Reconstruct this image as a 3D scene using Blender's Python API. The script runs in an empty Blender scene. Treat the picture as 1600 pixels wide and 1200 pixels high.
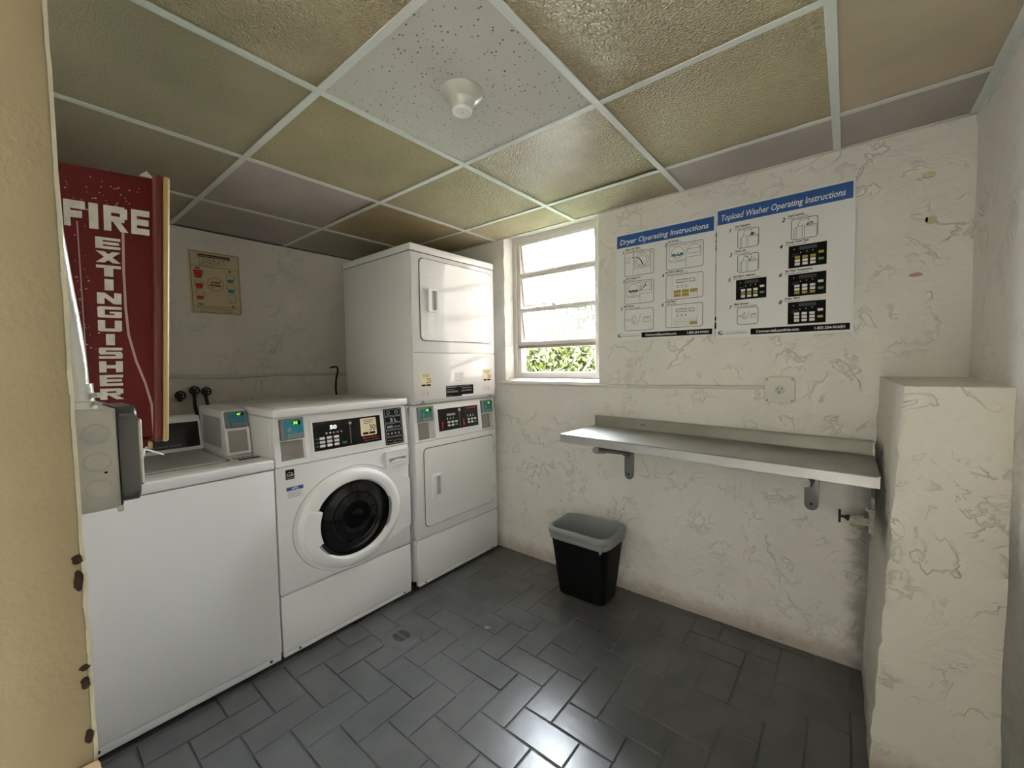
import bpy, bmesh, math, random
import numpy as np
from mathutils import Vector, Matrix, noise
random.seed(7)
R = np.random.RandomState(11)
S = bpy.context.scene
COL = S.collection
PI = math.pi

# ------------------------------------------------------------------ camera
cam_d = bpy.data.cameras.new('camera'); cam = bpy.data.objects.new('camera', cam_d); COL.objects.link(cam)
cam_d.sensor_fit = 'HORIZONTAL'; cam_d.sensor_width = 36.0; cam_d.lens = 644.1352/1600*36
cam_d.clip_start = 0.01; cam_d.clip_end = 300
_r = Vector((0.77614369, 0.63033234, -0.01679603)); _u = Vector((-0.0174293, 0.04807258, 0.99869177)); _f = Vector((-0.63031515, 0.77483557, -0.04829748))
cam.matrix_world = Matrix(((_r.x, _u.x, -_f.x, 3.04722), (_r.y, _u.y, -_f.y, -2.16528), (_r.z, _u.z, -_f.z, 1.279095), (0, 0, 0, 1)))
S.camera = cam

# ------------------------------------------------------------------ world, sun, portals, exposure
W = bpy.data.worlds.new('overcast_sky'); S.world = W; W.use_nodes = True
nt = W.node_tree; bg = nt.nodes['Background']
tc = nt.nodes.new('ShaderNodeTexCoord'); sep = nt.nodes.new('ShaderNodeSeparateXYZ'); rmp = nt.nodes.new('ShaderNodeValToRGB')
rmp.color_ramp.elements[0].position = 0.0; rmp.color_ramp.elements[0].color = (0.95, 0.975, 1.0, 1)
rmp.color_ramp.elements[1].position = 0.7; rmp.color_ramp.elements[1].color = (0.84, 0.91, 1.0, 1)
nt.links.new(tc.outputs['Generated'], sep.inputs[0]); nt.links.new(sep.outputs['Z'], rmp.inputs[0]); nt.links.new(rmp.outputs[0], bg.inputs[0])
bg.inputs[1].default_value = 34.0
sd = bpy.data.lights.new('sun', 'SUN'); sd.energy = 3.0; sd.angle = 0.05; sd.color = (1, 0.95, 0.86)
so = bpy.data.objects.new('sun', sd); COL.objects.link(so); so.rotation_euler = (math.radians(28), math.radians(-14), 0)   # from high behind the building
def portal(name, loc, rot, sx, sy):
    d = bpy.data.lights.new(name, 'AREA'); d.shape = 'RECTANGLE'; d.size = sx; d.size_y = sy; d.cycles.is_portal = True
    o = bpy.data.objects.new(name, d); COL.objects.link(o); o.location = loc; o.rotation_euler = rot
portal('window_portal', (1.58, 0.22, 1.66), (math.radians(-90), 0, 0), 0.8, 1.0)
S.view_settings.view_transform = 'Standard'; S.view_settings.look = 'None'; S.view_settings.gamma = 1; S.view_settings.use_curve_mapping = False
S.view_settings.exposure = 1.2
S.cycles.use_denoising = True
S.cycles.max_bounces = 10; S.cycles.diffuse_bounces = 6; S.cycles.glossy_bounces = 4; S.cycles.transparent_max_bounces = 10

# ------------------------------------------------------------------ materials
def mat(name, color, rough=0.5, metal=0.0, var=0.0, vscale=8.0, bump=0.0, bscale=60.0, emit=0.0, coat=0.0, bdist=0.01, spec=0.5):
    m = bpy.data.materials.new(name); m.use_nodes = True; n = m.node_tree.nodes; l = m.node_tree.links
    b = n['Principled BSDF']; b.inputs['Base Color'].default_value = (*color, 1); b.inputs['Roughness'].default_value = rough
    b.inputs['Metallic'].default_value = metal; b.inputs['Coat Weight'].default_value = coat; b.inputs['Specular IOR Level'].default_value = spec
    if emit: b.inputs['Emission Color'].default_value = (*color, 1); b.inputs['Emission Strength'].default_value = emit
    geo = n.new('ShaderNodeNewGeometry')
    if var:
        t = n.new('ShaderNodeTexNoise'); t.inputs['Scale'].default_value = vscale; t.inputs['Detail'].default_value = 6
        r = n.new('ShaderNodeValToRGB')
        r.color_ramp.elements[0].position = .3; r.color_ramp.elements[1].position = .7
        r.color_ramp.elements[0].color = (*[max(0, c*(1-var)) for c in color], 1); r.color_ramp.elements[1].color = (*[min(1, c*(1+var)) for c in color], 1)
        l.new(geo.outputs['Position'], t.inputs['Vector']); l.new(t.outputs['Fac'], r.inputs[0]); l.new(r.outputs[0], b.inputs['Base Color'])
    if bump:
        t = n.new('ShaderNodeTexNoise'); t.inputs['Scale'].default_value = bscale; t.inputs['Detail'].default_value = 4
        k = n.new('ShaderNodeBump'); k.inputs['Strength'].default_value = bump; k.inputs['Distance'].default_value = bdist
        l.new(geo.outputs['Position'], t.inputs['Vector']); l.new(t.outputs['Fac'], k.inputs['Height']); l.new(k.outputs[0], b.inputs['Normal'])
    return m
class NT:
    def __init__(s, m): s.n = m.node_tree.nodes; s.l = m.node_tree.links; s.b = s.n['Principled BSDF']
    def new(s, t, **kw):
        o = s.n.new(t)
        for k, v in sorted(kw.items(), key=lambda q: q[0][0] != '_'):
            if k.startswith('_'): setattr(o, k[1:], v)
            else: o.inputs[k.replace('_', ' ')].default_value = v
        return o
    def link(s, a, b): s.l.new(a, b)
    def math(s, op, a, b=None, c=None, clamp=False):
        o = s.n.new('ShaderNodeMath'); o.operation = op; o.use_clamp = clamp
        for i, v in enumerate((a, b, c)):
            if v is None: continue
            if isinstance(v, (int, float)): o.inputs[i].default_value = v
            else: s.l.new(v, o.inputs[i])
        return o.outputs[0]
    def mix(s, fac, a, b):
        o = s.n.new('ShaderNodeMix'); o.data_type = 'RGBA'
        for sock, v in ((o.inputs[0], fac), (o.inputs[6], a), (o.inputs[7], b)):
            if isinstance(v, (int, float)): sock.default_value = v
            elif isinstance(v, tuple): sock.default_value = (*v, 1)
            else: s.l.new(v, sock)
        return o.outputs[2]
    def ramp(s, x, lo, hi):   # 0..1 smooth between lo and hi
        o = s.n.new('ShaderNodeMapRange'); o.interpolation_type = 'SMOOTHSTEP'; s.l.new(x, o.inputs[0]); o.inputs[1].default_value = lo; o.inputs[2].default_value = hi
        return o.outputs[0]

def plaster(name, base, stains='window'):
    m = bpy.data.materials.new(name); m.use_nodes = True; t = NT(m)
    geo = t.new('ShaderNodeNewGeometry'); P = geo.outputs['Position']
    sx = t.new('ShaderNodeSeparateXYZ'); t.link(P, sx.inputs[0]); X, Y, Z = sx.outputs
    warp = t.new('ShaderNodeTexNoise', Scale=3.0, Detail=3.0); t.link(P, warp.inputs['Vector'])
    va = t.n.new('ShaderNodeVectorMath'); va.operation = 'MULTIPLY_ADD'; t.link(warp.outputs['Color'], va.inputs[0]); va.inputs[1].default_value = (.35, .35, .35); t.link(P, va.inputs[2])
    WP = va.outputs[0]
    # skip-trowel ridges: thin iso-lines of a warped noise, only in patches
    rid = t.new('ShaderNodeTexNoise', Scale=5.5, Detail=4.0, Roughness=.55); t.link(WP, rid.inputs['Vector'])
    d = t.math('ABSOLUTE', t.math('SUBTRACT', rid.outputs['Fac'], .5)); line = t.math('SUBTRACT', 1.0, t.ramp(d, 0.0, .016))
    rid2 = t.new('ShaderNodeTexNoise', Scale=9.0, Detail=5.0, Roughness=.6); t.link(WP, rid2.inputs['Vector'])
    d2 = t.math('ABSOLUTE', t.math('SUBTRACT', rid2.outputs['Fac'], .47)); line2 = t.math('SUBTRACT', 1.0, t.ramp(d2, 0.0, .02))
    pat = t.new('ShaderNodeTexNoise', Scale=4.0, Detail=2.0); t.link(P, pat.inputs['Vector']); pm = t.ramp(pat.outputs['Fac'], .50, .62)
    pat2 = t.new('ShaderNodeTexNoise', Scale=6.1, Detail=2.0, W=3.0, _noise_dimensions='4D'); t.link(P, pat2.inputs['Vector']); pm2 = t.ramp(pat2.outputs['Fac'], .50, .60)
    ridge = t.math('ADD', t.math('MULTIPLY', line, pm), t.math('MULTIPLY', t.math('MULTIPLY', line2, pm2), .8))
    med = t.new('ShaderNodeTexNoise', Scale=14.0, Detail=5.0, Roughness=.6); t.link(WP, med.inputs['Vector'])
    fine = t.new('ShaderNodeTexNoise', Scale=110.0, Detail=3.0); t.link(P, fine.inputs['Vector'])
    big = t.new('ShaderNodeTexNoise', Scale=2.2, Detail=2.0); t.link(P, big.inputs['Vector'])
    h = t.math('ADD', t.math('MULTIPLY', med.outputs['Fac'], 1.2), t.math('MULTIPLY', ridge, .55))
    h = t.math('ADD', h, t.math('MULTIPLY', fine.outputs['Fac'], .10)); h = t.math('ADD', h, t.math('MULTIPLY', big.outputs['Fac'], 2.5))
    bp = t.new('ShaderNodeBump', Strength=.9, Distance=.007); t.link(h, bp.inputs['Height']); t.link(bp.outputs[0], t.b.inputs['Normal'])
    # colour: base, faint mottling, grime in the crack lines
    c = t.mix(t.math('MULTIPLY', t.ramp(big.outputs['Fac'], .35, .7), .6), base, tuple(v*.90 for v in base))
    crk = t.new('ShaderNodeTexNoise', Scale=3.7, Detail=6.0, Roughness=.6, Distortion=.6); t.link(WP, crk.inputs['Vector'])
    cd = t.math('SUBTRACT', 1.0, t.ramp(t.math('ABSOLUTE', t.math('SUBTRACT', crk.outputs['Fac'], .53)), 0, .006))
    cm = t.new('ShaderNodeTexNoise', Scale=3.3, Detail=3.0, W=9.0, _noise_dimensions='4D'); t.link(P, cm.inputs['Vector'])
    crack = t.math('MULTIPLY', cd, t.ramp(cm.outputs['Fac'], *((.47, .55) if stains == 'pier' else (.55, .63))))
    if stains == 'window': crack = t.math('MULTIPLY', crack, t.math('SUBTRACT', 1.0, t.ramp(Z, .75, 1.1)))
    c = t.mix(t.math('MULTIPLY', crack, .65), c, (.16, .14, .11))
    dn = t.new('ShaderNodeTexNoise', Scale=13.0, Detail=6.0, Roughness=.7); t.link(P, dn.inputs['Vector']); D = dn.outputs['Fac']
    # dirt where wall meets floor
    low = t.math('SUBTRACT', 1.0, t.ramp(t.math('ADD', Z, t.math('MULTIPLY', D, -.12)), -.05, .055))
    c = t.mix(t.math('MULTIPLY', low, .6), c, (.24, .16, .11))
    if stains in ('window', 'pier'):
        # grey grime column beside the pier, and a near-black patch where the steel shelf meets it
        if stains == 'window':
            g = t.math('MULTIPLY', t.ramp(t.math('ADD', X, t.math('MULTIPLY', D, .10)), 3.09, 3.17), t.math('SUBTRACT', 1.0, t.ramp(Z, .70, .98)))
            c = t.mix(t.math('MULTIPLY', g, .75), c, (.13, .125, .115))
        else:
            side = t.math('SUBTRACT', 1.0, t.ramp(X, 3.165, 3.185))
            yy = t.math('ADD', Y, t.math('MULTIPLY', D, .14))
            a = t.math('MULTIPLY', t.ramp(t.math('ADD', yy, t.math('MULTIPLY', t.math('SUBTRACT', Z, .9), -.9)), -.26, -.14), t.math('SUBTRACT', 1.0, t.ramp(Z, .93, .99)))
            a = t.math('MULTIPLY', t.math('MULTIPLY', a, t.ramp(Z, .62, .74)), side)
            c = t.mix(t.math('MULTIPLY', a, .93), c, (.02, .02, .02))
            spt = t.new('ShaderNodeTexVoronoi', Scale=17.0); t.link(P, spt.inputs['Vector'])
            sp = t.math('MULTIPLY', t.math('SUBTRACT', 1.0, t.ramp(spt.outputs['Distance'], .06, .12)), t.ramp(cm.outputs['Fac'], .5, .6))
            c = t.mix(t.math('MULTIPLY', sp, .7), c, (.05, .05, .045))
    t.link(c, t.b.inputs['Base Color']); t.b.inputs['Roughness'].default_value = .48
    return m

M = {}
M['wall'] = plaster('painted_plaster', (.79, .77, .725))
M['wall_plain'] = plaster('painted_plaster_back', (.80, .76, .68), stains='none')
M['pier'] = plaster('painted_plaster_pier', (.74, .71, .63), stains='pier')
M['beige'] = mat('beige_paint', (.17, .138, .080), .8, spec=.2, var=.04, vscale=5, bump=.15, bscale=200, bdist=.002)
M['edge'] = mat('painted_edge_highlight', (.30, .27, .19), .8, bump=.5, bscale=120, bdist=.003)  # lighter beige holding the jamb corner's highlight
M['white'] = mat('white_enamel', (.83, .835, .85), .22, coat=.3)
M['white_front'] = mat('white_enamel_front', (.84, .845, .865), .30, bump=.06, bscale=500, bdist=.001)
M['white_gloss'] = mat('glossy_white_enamel', (.78, .785, .80), .16, coat=.5)
M['white_plastic'] = mat('white_plastic', (.83, .835, .85), .34)
M['seam'] = mat('dark_seam', (.05, .05, .05), .7)
M['grey_side'] = mat('grey_plastic', (.45, .45, .45), .45)
M['black_gloss'] = mat('black_gloss', (.006, .006, .007), .12)
M['black'] = mat('black_plastic', (.004, .004, .004), .6, spec=.2)
M['black_iron'] = mat('dark_iron', (.02, .018, .016), .6, bump=.3, bscale=150)
M['grey_print'] = mat('grey_print', (.35, .35, .35), .5)
M['glass_dark'] = mat('dark_door_glass', (.004, .004, .004), .07)
M['steel'] = mat('brushed_steel', (.45, .45, .435), .40, metal=1.0, var=.12, vscale=6, bump=.12, bscale=25, bdist=.004)
M['plate_steel'] = mat('card_slot_steel', (.36, .33, .31), .42, metal=.6)
M['bracket'] = mat('grey_bracket', (.22, .22, .21), .42, metal=.5)
M['teal'] = mat('teal_reader_face', (.02, .24, .33), .3)
M['green_face'] = mat('green_reader_face', (.02, .17, .15), .3)
M['reader'] = mat('grey_reader_shell', (.20, .23, .24), .35)
M['led_green'] = mat('green_led', (.35, 1.0, .08), .4, emit=.5)
M['led_white'] = mat('white_led', (.9, 1.0, 1.0), .4, emit=.35)
M['green_btn'] = mat('green_button', (.01, .22, .12), .4)
M['btn'] = mat('white_button', (.65, .65, .63), .4)
M['red_print'] = mat('red_print', (.60, .02, .02), .4)
M['pink_print'] = mat('pink_print', (.75, .32, .32), .5)
M['cream'] = mat('cream_sticker', (.80, .72, .50), .5)
M['cream_old'] = mat('aged_cream_sticker', (.60, .50, .31), .5)
M['paper'] = mat('poster_sheet', (.80, .81, .81), .42)
M['blue'] = mat('poster_blue', (.03, .10, .33), .5, spec=.25)
M['ink'] = mat('black_ink', (.008, .008, .008), .7, spec=.1)
M['ink_soft'] = mat('grey_ink', (.07, .07, .07), .7, spec=.1)
M['line_grey'] = mat('line_grey', (.28, .28, .28), .5)
M['mustard'] = mat('mustard_print', (.45, .33, .04), .5)
M['pale'] = mat('white_print', (.80, .80, .78), .5)
M['leafgreen'] = mat('green_print', (.12, .27, .08), .5)
M['red_box'] = mat('red_cabinet', (.115, .010, .008), .5, spec=.2, var=.12, vscale=14, bump=.08, bscale=60)
M['letter'] = mat('aged_white_letters', (.60, .56, .48), .5, var=.12, vscale=60)
M['scuff'] = mat('pale_scuff', (.42, .26, .25), .5)
M['yellowed'] = mat('yellowed_clear_plastic', (.42, .29, .12), .35)
M['red_edge'] = mat('red_behind_clear_edge', (.14, .022, .014), .4)
M['tbar'] = mat('ceiling_tbar', (.66, .69, .66), .35)
M['olive_tile'] = None
M['alum'] = mat('white_aluminium_frame', (.62, .58, .54), .4)
M['alum_edge'] = mat('rusty_window_rail', (.30, .25, .23), .5)
M['sillpaint'] = mat('sill_paint', (.80, .76, .72), .5, bump=.6, bscale=40, bdist=.006)
M['conduit'] = mat('painted_conduit', (.66, .645, .59), .4, bump=.15, bscale=60)
M['galv'] = mat('galvanised_box', (.50, .485, .43), .42, metal=.25, var=.06, vscale=40, bump=.25, bscale=90, bdist=.002)
M['galv_shine'] = mat('bright_conduit', (.62, .61, .56), .28, metal=.55, bump=.2, bscale=50)
M['dark_metal'] = mat('dark_cover_plate', (.07, .068, .064), .35, metal=.4)
M['pvc'] = mat('detector_plastic', (.54, .54, .49), .30)
M['pvc_white'] = mat('detector_white', (.85, .86, .86), .3)
M['valve'] = mat('painted_valve', (.55, .51, .43), .5, var=.25, vscale=60, bump=.4, bscale=90)
M['rust'] = mat('rusty_handle', (.035, .022, .018), .7)
M['bin'] = mat('bin_black', (.0025, .0025, .0025), .55, spec=.15)
M['soil'] = mat('outdoor_ground', (.10, .16, .05), .9, var=.4, vscale=2)
M['bark'] = mat('bark', (.11, .08, .055), .9, bump=.5, bscale=30)
M['blocker_dark'] = mat('dark_sky_blocker', (.10, .07, .055), .8, var=.3, vscale=12)  # kept dark so the added sky blocker bounces little light
M['chip'] = mat('chipped_dark_spot', (.016, .009, .007), .9, spec=.05)
M['wood'] = mat('tan_sill_block', (.42, .30, .18), .6, var=.15, vscale=20)
M['corridor'] = mat('corridor_paint', (.78, .75, .69), .7)
M['slab'] = mat('concrete_slab', (.50, .48, .44), .8)

def leafmat(name, c1, c2):
    m = bpy.data.materials.new(name); m.use_nodes = True; t = NT(m)
    g = t.new('ShaderNodeNewGeometry'); w = t.new('ShaderNodeTexNoise', Scale=7.0, Detail=3.0); t.link(g.outputs['Position'], w.inputs['Vector'])
    c = t.mix(t.ramp(w.outputs['Fac'], .35, .65), c1, c2); t.link(c, t.b.inputs['Base Color']); t.b.inputs['Roughness'].default_value = .5
    tr = t.new('ShaderNodeBsdfTranslucent'); t.link(c, tr.inputs[0]); mx = t.new('ShaderNodeMixShader'); mx.inputs[0].default_value = .4
    t.link(t.b.outputs[0], mx.inputs[1]); t.link(tr.outputs[0], mx.inputs[2]); t.link(mx.outputs[0], t.n['Material Output'].inputs[0]); return m
M['leaf_hedge'] = leafmat('hedge_leaf', (.022, .032, .003), (.050, .056, .012))
M['leaf_tree'] = leafmat('tree_leaf', (.016, .023, .006), (.032, .040, .012))

def glassmat():
    m = bpy.data.materials.new('hazy_window_glass'); m.use_nodes = True; t = NT(m)
    tp = t.new('ShaderNodeBsdfTransparent'); tp.inputs[0].default_value = (.95, .96, .95, 1)
    gl = t.new('ShaderNodeBsdfGlossy', Roughness=.05); tl = t.new('ShaderNodeBsdfTranslucent'); tl.inputs[0].default_value = (.95, .95, .93, 1)
    a = t.new('ShaderNodeMixShader'); a.inputs[0].default_value = .015; t.link(tp.outputs[0], a.inputs[1]); t.link(tl.outputs[0], a.inputs[2])
    b = t.new('ShaderNodeMixShader'); b.inputs[0].default_value = .05; t.link(a.outputs[0], b.inputs[1]); t.link(gl.outputs[0], b.inputs[2])
    t.link(b.outputs[0], t.n['Material Output'].inputs[0]); return m
M['glass'] = glassmat()
def linermat():
    m = bpy.data.materials.new('grey_bin_liner'); m.use_nodes = True; t = NT(m)
    t.b.inputs['Base Color'].default_value = (.32, .34, .345, 1); t.b.inputs['Roughness'].default_value = .3
    g = t.new('ShaderNodeNewGeometry'); w = t.new('ShaderNodeTexNoise', Scale=38.0, Detail=4.0, Distortion=1.5); t.link(g.outputs['Position'], w.inputs['Vector'])
    k = t.new('ShaderNodeBump', Strength=.6, Distance=.01); t.link(w.outputs['Fac'], k.inputs['Height']); t.link(k.outputs[0], t.b.inputs['Normal'])
    tp = t.new('ShaderNodeBsdfTransparent'); a = t.new('ShaderNodeMixShader'); a.inputs[0].default_value = .82
    t.link(tp.outputs[0], a.inputs[1]); t.link(t.b.outputs[0], a.inputs[2]); t.link(a.outputs[0], t.n['Material Output'].inputs[0]); return m
M['liner'] = linermat()

def tilemat(name, c, rough, crinkle=0.0, speck=False, var=.06):
    m = bpy.data.materials.new(name); m.use_nodes = True; t = NT(m)
    g = t.new('ShaderNodeNewGeometry'); P = g.outputs['Position']
    w = t.new('ShaderNodeTexNoise', Scale=2.5, Detail=5.0); t.link(P, w.inputs['Vector'])
    col = t.mix(t.ramp(w.outputs['Fac'], .35, .7), tuple(v*(1+var) for v in c), tuple(v*(1-var*2) for v in c))
    t.b.inputs['Roughness'].default_value = rough
    if crinkle:
        a = t.new('ShaderNodeTexVoronoi', Scale=150.0, Randomness=.9); t.link(P, a.inputs['Vector'])
        b2 = t.new('ShaderNodeTexNoise', Scale=60.0, Detail=3.0, Distortion=1.0); t.link(P, b2.inputs['Vector'])
        h = t.math('ADD', a.outputs['Distance'], t.math('MULTIPLY', b2.outputs['Fac'], 1.2))
        k = t.new('ShaderNodeBump', Strength=crinkle, Distance=.006); t.link(h, k.inputs['Height']); t.link(k.outputs[0], t.b.inputs['Normal'])
    if speck:
        a = t.new('ShaderNodeTexVoronoi', Scale=75.0); t.link(P, a.inputs['Vector'])
        msk = t.new('ShaderNodeTexNoise', Scale=55.0, Detail=1.0); t.link(P, msk.inputs['Vector'])
        s = t.math('MULTIPLY', t.math('SUBTRACT', 1.0, t.ramp(a.outputs['Distance'], .16, .26)), t.ramp(msk.outputs['Fac'], .50, .56))
        col = t.mix(s, col, (.16, .14, .12))
        k = t.new('ShaderNodeBump', Strength=.6, Distance=-.003); t.link(s, k.inputs['Height']); t.link(k.outputs[0], t.b.inputs['Normal'])
    t.link(col, t.b.inputs['Base Color']); return m
M['t_gloss'] = tilemat('yellowed_crinkle_tile', (.44, .375, .235), .20, 1.0)
M['t_olive'] = tilemat('dull_olive_tile', (.34, .305, .215), .45, .25)
M['t_brown'] = tilemat('browned_tile', (.34, .27, .15), .38, .35, var=.12)
M['t_mauve'] = tilemat('mauve_grey_tile', (.42, .375, .345), .8, .05)
M['t_tan'] = tilemat('tan_tile', (.46, .39, .28), .7, .08)
M['t_speck'] = tilemat('speckled_mineral_tile', (.56, .555, .52), .85, 0, True, .03)

def floormat():
    m = bpy.data.materials.new('grey_floor_paint'); m.use_nodes = True; t = NT(m)
    g = t.new('ShaderNodeNewGeometry'); P = g.outputs['Position']
    w = t.new('ShaderNodeTexNoise', Scale=5.0, Detail=6.0); t.link(P, w.inputs['Vector'])
    t.link(t.mix(t.ramp(w.outputs['Fac'], .35, .7), (.094, .096, .095), (.074, .076, .075)), t.b.inputs['Base Color'])
    r = t.n.new('ShaderNodeMapRange'); t.link(w.outputs['Fac'], r.inputs[0]); r.inputs[3].default_value = .21; r.inputs[4].default_value = .30; t.link(r.outputs[0], t.b.inputs['Roughness']); t.b.inputs['Specular IOR Level'].default_value = .65
    a = t.new('ShaderNodeTexNoise', Scale=16.0, Detail=5.0, Distortion=.5); t.link(P, a.inputs['Vector'])
    k = t.new('ShaderNodeBump', Strength=.22, Distance=.004); t.link(a.outputs['Fac'], k.inputs['Height']); t.link(k.outputs[0], t.b.inputs['Normal'])
    return m
M['floor'] = floormat()
M['joint'] = mat('dark_tile_joint', (.055, .057, .056), .6, bump=.3, bscale=60)

# ------------------------------------------------------------------ builders
ORG = {}
class Fr:      # a local frame: u right, v up, w out of the surface
    def __init__(s, o, U, V): s.o = Vector(o); s.U = Vector(U).normalized(); s.V = Vector(V).normalized(); s.N = s.U.cross(s.V)
    def __call__(s, u, v, w=0): return s.o + s.U*u + s.V*v + s.N*w
WORLD = Fr((0, 0, 0), (1, 0, 0), (0, 1, 0))
class B:
    def __init__(s, fr=WORLD): s.bm = bmesh.new(); s.fr = fr
    def _bev(s, faces, bev, seg):
        if bev:
            ed = list({e for f in faces for e in f.edges}); bmesh.ops.bevel(s.bm, geom=ed, offset=bev, segments=seg, affect='EDGES', profile=.5, clamp_overlap=True)
    def prism(s, pts, w0, w1, bev=0, seg=2, fr=None):
        fr = fr or s.fr; lo = [s.bm.verts.new(fr(u, v, w0)) for u, v in pts]; hi = [s.bm.verts.new(fr(u, v, w1)) for u, v in pts]; n = len(pts)
        a = sum(pts[i][0]*pts[(i+1) % n][1]-pts[(i+1) % n][0]*pts[i][1] for i in range(n))
        fs = [s.bm.faces.new(hi if a > 0 else hi[::-1]), s.bm.faces.new(lo[::-1] if a > 0 else lo)]
        for i in range(n):
            j = (i+1) % n; q = [lo[i], lo[j], hi[j], hi[i]]; fs.append(s.bm.faces.new(q if a > 0 else q[::-1]))
        s._bev(fs, bev, seg); return s
    def box(s, a0, a1, b0, b1, c0, c1, bev=0, seg=2, fr=None):
        return s.prism([(a0, b0), (a1, b0), (a1, b1), (a0, b1)], c0, c1, bev, seg, fr)
    def rr(s, u0, u1, v0, v1, r, w0, w1, bev=0, seg=4, fr=None):
        return s.prism(rrect(u0, u1, v0, v1, r, seg), w0, w1, bev, 1, fr)
    def ring(s, outer, inner, w0, w1, fr=None):      # both loops same count
        fr = fr or s.fr; n = len(outer); V = [[s.bm.verts.new(fr(u, v, w)) for u, v in L] for L, w in ((outer, w0), (outer, w1), (inner, w1), (inner, w0))]
        for k in range(4):
            A, C = V[k], V[(k+1) % 4]
            for i in range(n): s.bm.faces.new([A[i], A[(i+1) % n], C[(i+1) % n], C[i]])
        return s
    def quad(s, *p, fr=None):
        fr = fr or s.fr; s.bm.faces.new([s.bm.verts.new(fr(*q)) for q in p]); return s
    def line(s, u0, v0, u1, v1, t, w0=0, w1=.0003):
        d = Vector((u1-u0, v1-v0)); L = d.length or 1e-6; nx, ny = -d.y/L*t/2, d.x/L*t/2
        return s.prism([(u0-nx, v0-ny), (u1-nx, v1-ny), (u1+nx, v1+ny), (u0+nx, v0+ny)], w0, w1)
    def lines(s, pts, t, w0=0, w1=.0003, closed=False):
        P = list(pts)+([pts[0]] if closed else [])
        for a, b in zip(P, P[1:]): s.line(*a, *b, t, w0, w1)
        return s
    def disc(s, cu, cv, ru, rv, w0, w1, n=24, bev=0):
        return s.prism([(cu+ru*math.cos(2*PI*i/n), cv+rv*math.sin(2*PI*i/n)) for i in range(n)], w0, w1, bev, 1)
    def cyl(s, p0, p1, r0, r1=None, n=16, bev=0): return s.tube([p0, p1], [r0, r0 if r1 is None else r1], n, bev=bev)
    def tube(s, pts, r, n=10, cap=True, bev=0):
        pts = [Vector(p) for p in pts]; k = len(pts); rs = r if isinstance(r, (list, tuple)) else [r]*k; rings = []; up = None
        for i, p in enumerate(pts):
            d = (pts[min(i+1, k-1)]-pts[max(i-1, 0)]).normalized()
            if up is None: up = d.orthogonal().normalized()
            else: up = (up-d*up.dot(d)).normalized()
            sd = d.cross(up); rings.append([s.bm.verts.new(p+up*rs[i]*math.cos(2*PI*j/n)+sd*rs[i]*math.sin(2*PI*j/n)) for j in range(n)])
        for a, b in zip(rings, rings[1:]):
            for j in range(n): s.bm.faces.new([a[j], a[(j+1) % n], b[(j+1) % n], b[j]])
        if cap: s.bm.faces.new(rings[0][::-1]); s.bm.faces.new(rings[-1])
        return s
    def lathe(s, prof, cu, cv, n=48, fr=None, su=1, sv=1, a0=0, a1=2*PI):   # prof: (radius, w)
        fr = fr or s.fr; full = abs(a1-a0-2*PI) < 1e-6; m = n if full else n+1; rings = []
        for r, w in prof:
            rings.append([s.bm.verts.new(fr(cu+su*r*math.cos(a0+(a1-a0)*i/n), cv+sv*r*math.sin(a0+(a1-a0)*i/n), w)) for i in range(m)])
        for a, b in zip(rings, rings[1:]):
            for i in range(n): s.bm.faces.new([a[i], a[(i+1) % m], b[(i+1) % m], b[i]])
        for rg, (r, w) in ((rings[0], prof[0]), (rings[-1], prof[-1])):
            if full and r > 1e-5 and rg is rings[-1]: s.bm.faces.new(rg)
        return s
    def slab(s, us, vs, holes, w0, w1, fr=None):     # plate with rectangular holes
        fr = fr or s.fr; solid = lambda i, j: 0 <= i < len(us)-1 and 0 <= j < len(vs)-1 and not any(h[0]-1e-6 <= us[i] and us[i+1] <= h[1]+1e-6 and h[2]-1e-6 <= vs[j] and vs[j+1] <= h[3]+1e-6 for h in holes)
        for i in range(len(us)-1):
            for j in range(len(vs)-1):
                if not solid(i, j): continue
                a, b, c, d = us[i], us[i+1], vs[j], vs[j+1]
                s.quad((a, c, w1), (b, c, w1), (b, d, w1), (a, d, w1), fr=fr); s.quad((a, d, w0), (b, d, w0), (b, c, w0), (a, c, w0), fr=fr)
                if not solid(i-1, j): s.quad((a, c, w0), (a, c, w1), (a, d, w1), (a, d, w0), fr=fr)
                if not solid(i+1, j): s.quad((b, c, w1), (b, c, w0), (b, d, w0), (b, d, w1), fr=fr)
                if not solid(i, j-1): s.quad((a, c, w0), (b, c, w0), (b, c, w1), (a, c, w1), fr=fr)
                if not solid(i, j+1): s.quad((a, d, w1), (b, d, w1), (b, d, w0), (a, d, w0), fr=fr)
        bmesh.ops.remove_doubles(s.bm, verts=s.bm.verts, dist=1e-6); return s
    def build(s, name, m, parent=None, smooth=35, **kw):
        me = bpy.data.meshes.new(name); bmesh.ops.recalc_face_normals(s.bm, faces=s.bm.faces) if kw.pop('recalc', True) else None
        s.bm.to_mesh(me); s.bm.free(); return link(name, me, m, parent, smooth, **kw)
def link(name, me, m, parent=None, smooth=35, **kw):
    base = kw.pop('base', None)
    if parent is not None: L = ORG[parent.name]
    elif base is not None: L = Vector(base)
    else: L = Vector((0, 0, 0))
    if L.length: me.transform(Matrix.Translation(-L))
    if smooth:
        me.polygons.foreach_set('use_smooth', [True]*len(me.polygons)); me.set_sharp_from_angle(angle=math.radians(smooth))
    me.materials.append(M[m] if isinstance(m, str) else m)
    o = bpy.data.objects.new(name, me); COL.objects.link(o); ORG[o.name] = L
    if parent is not None: o.parent = parent
    else: o.location = L
    for k, v in kw.items(): o[k] = v
    return o
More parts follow.
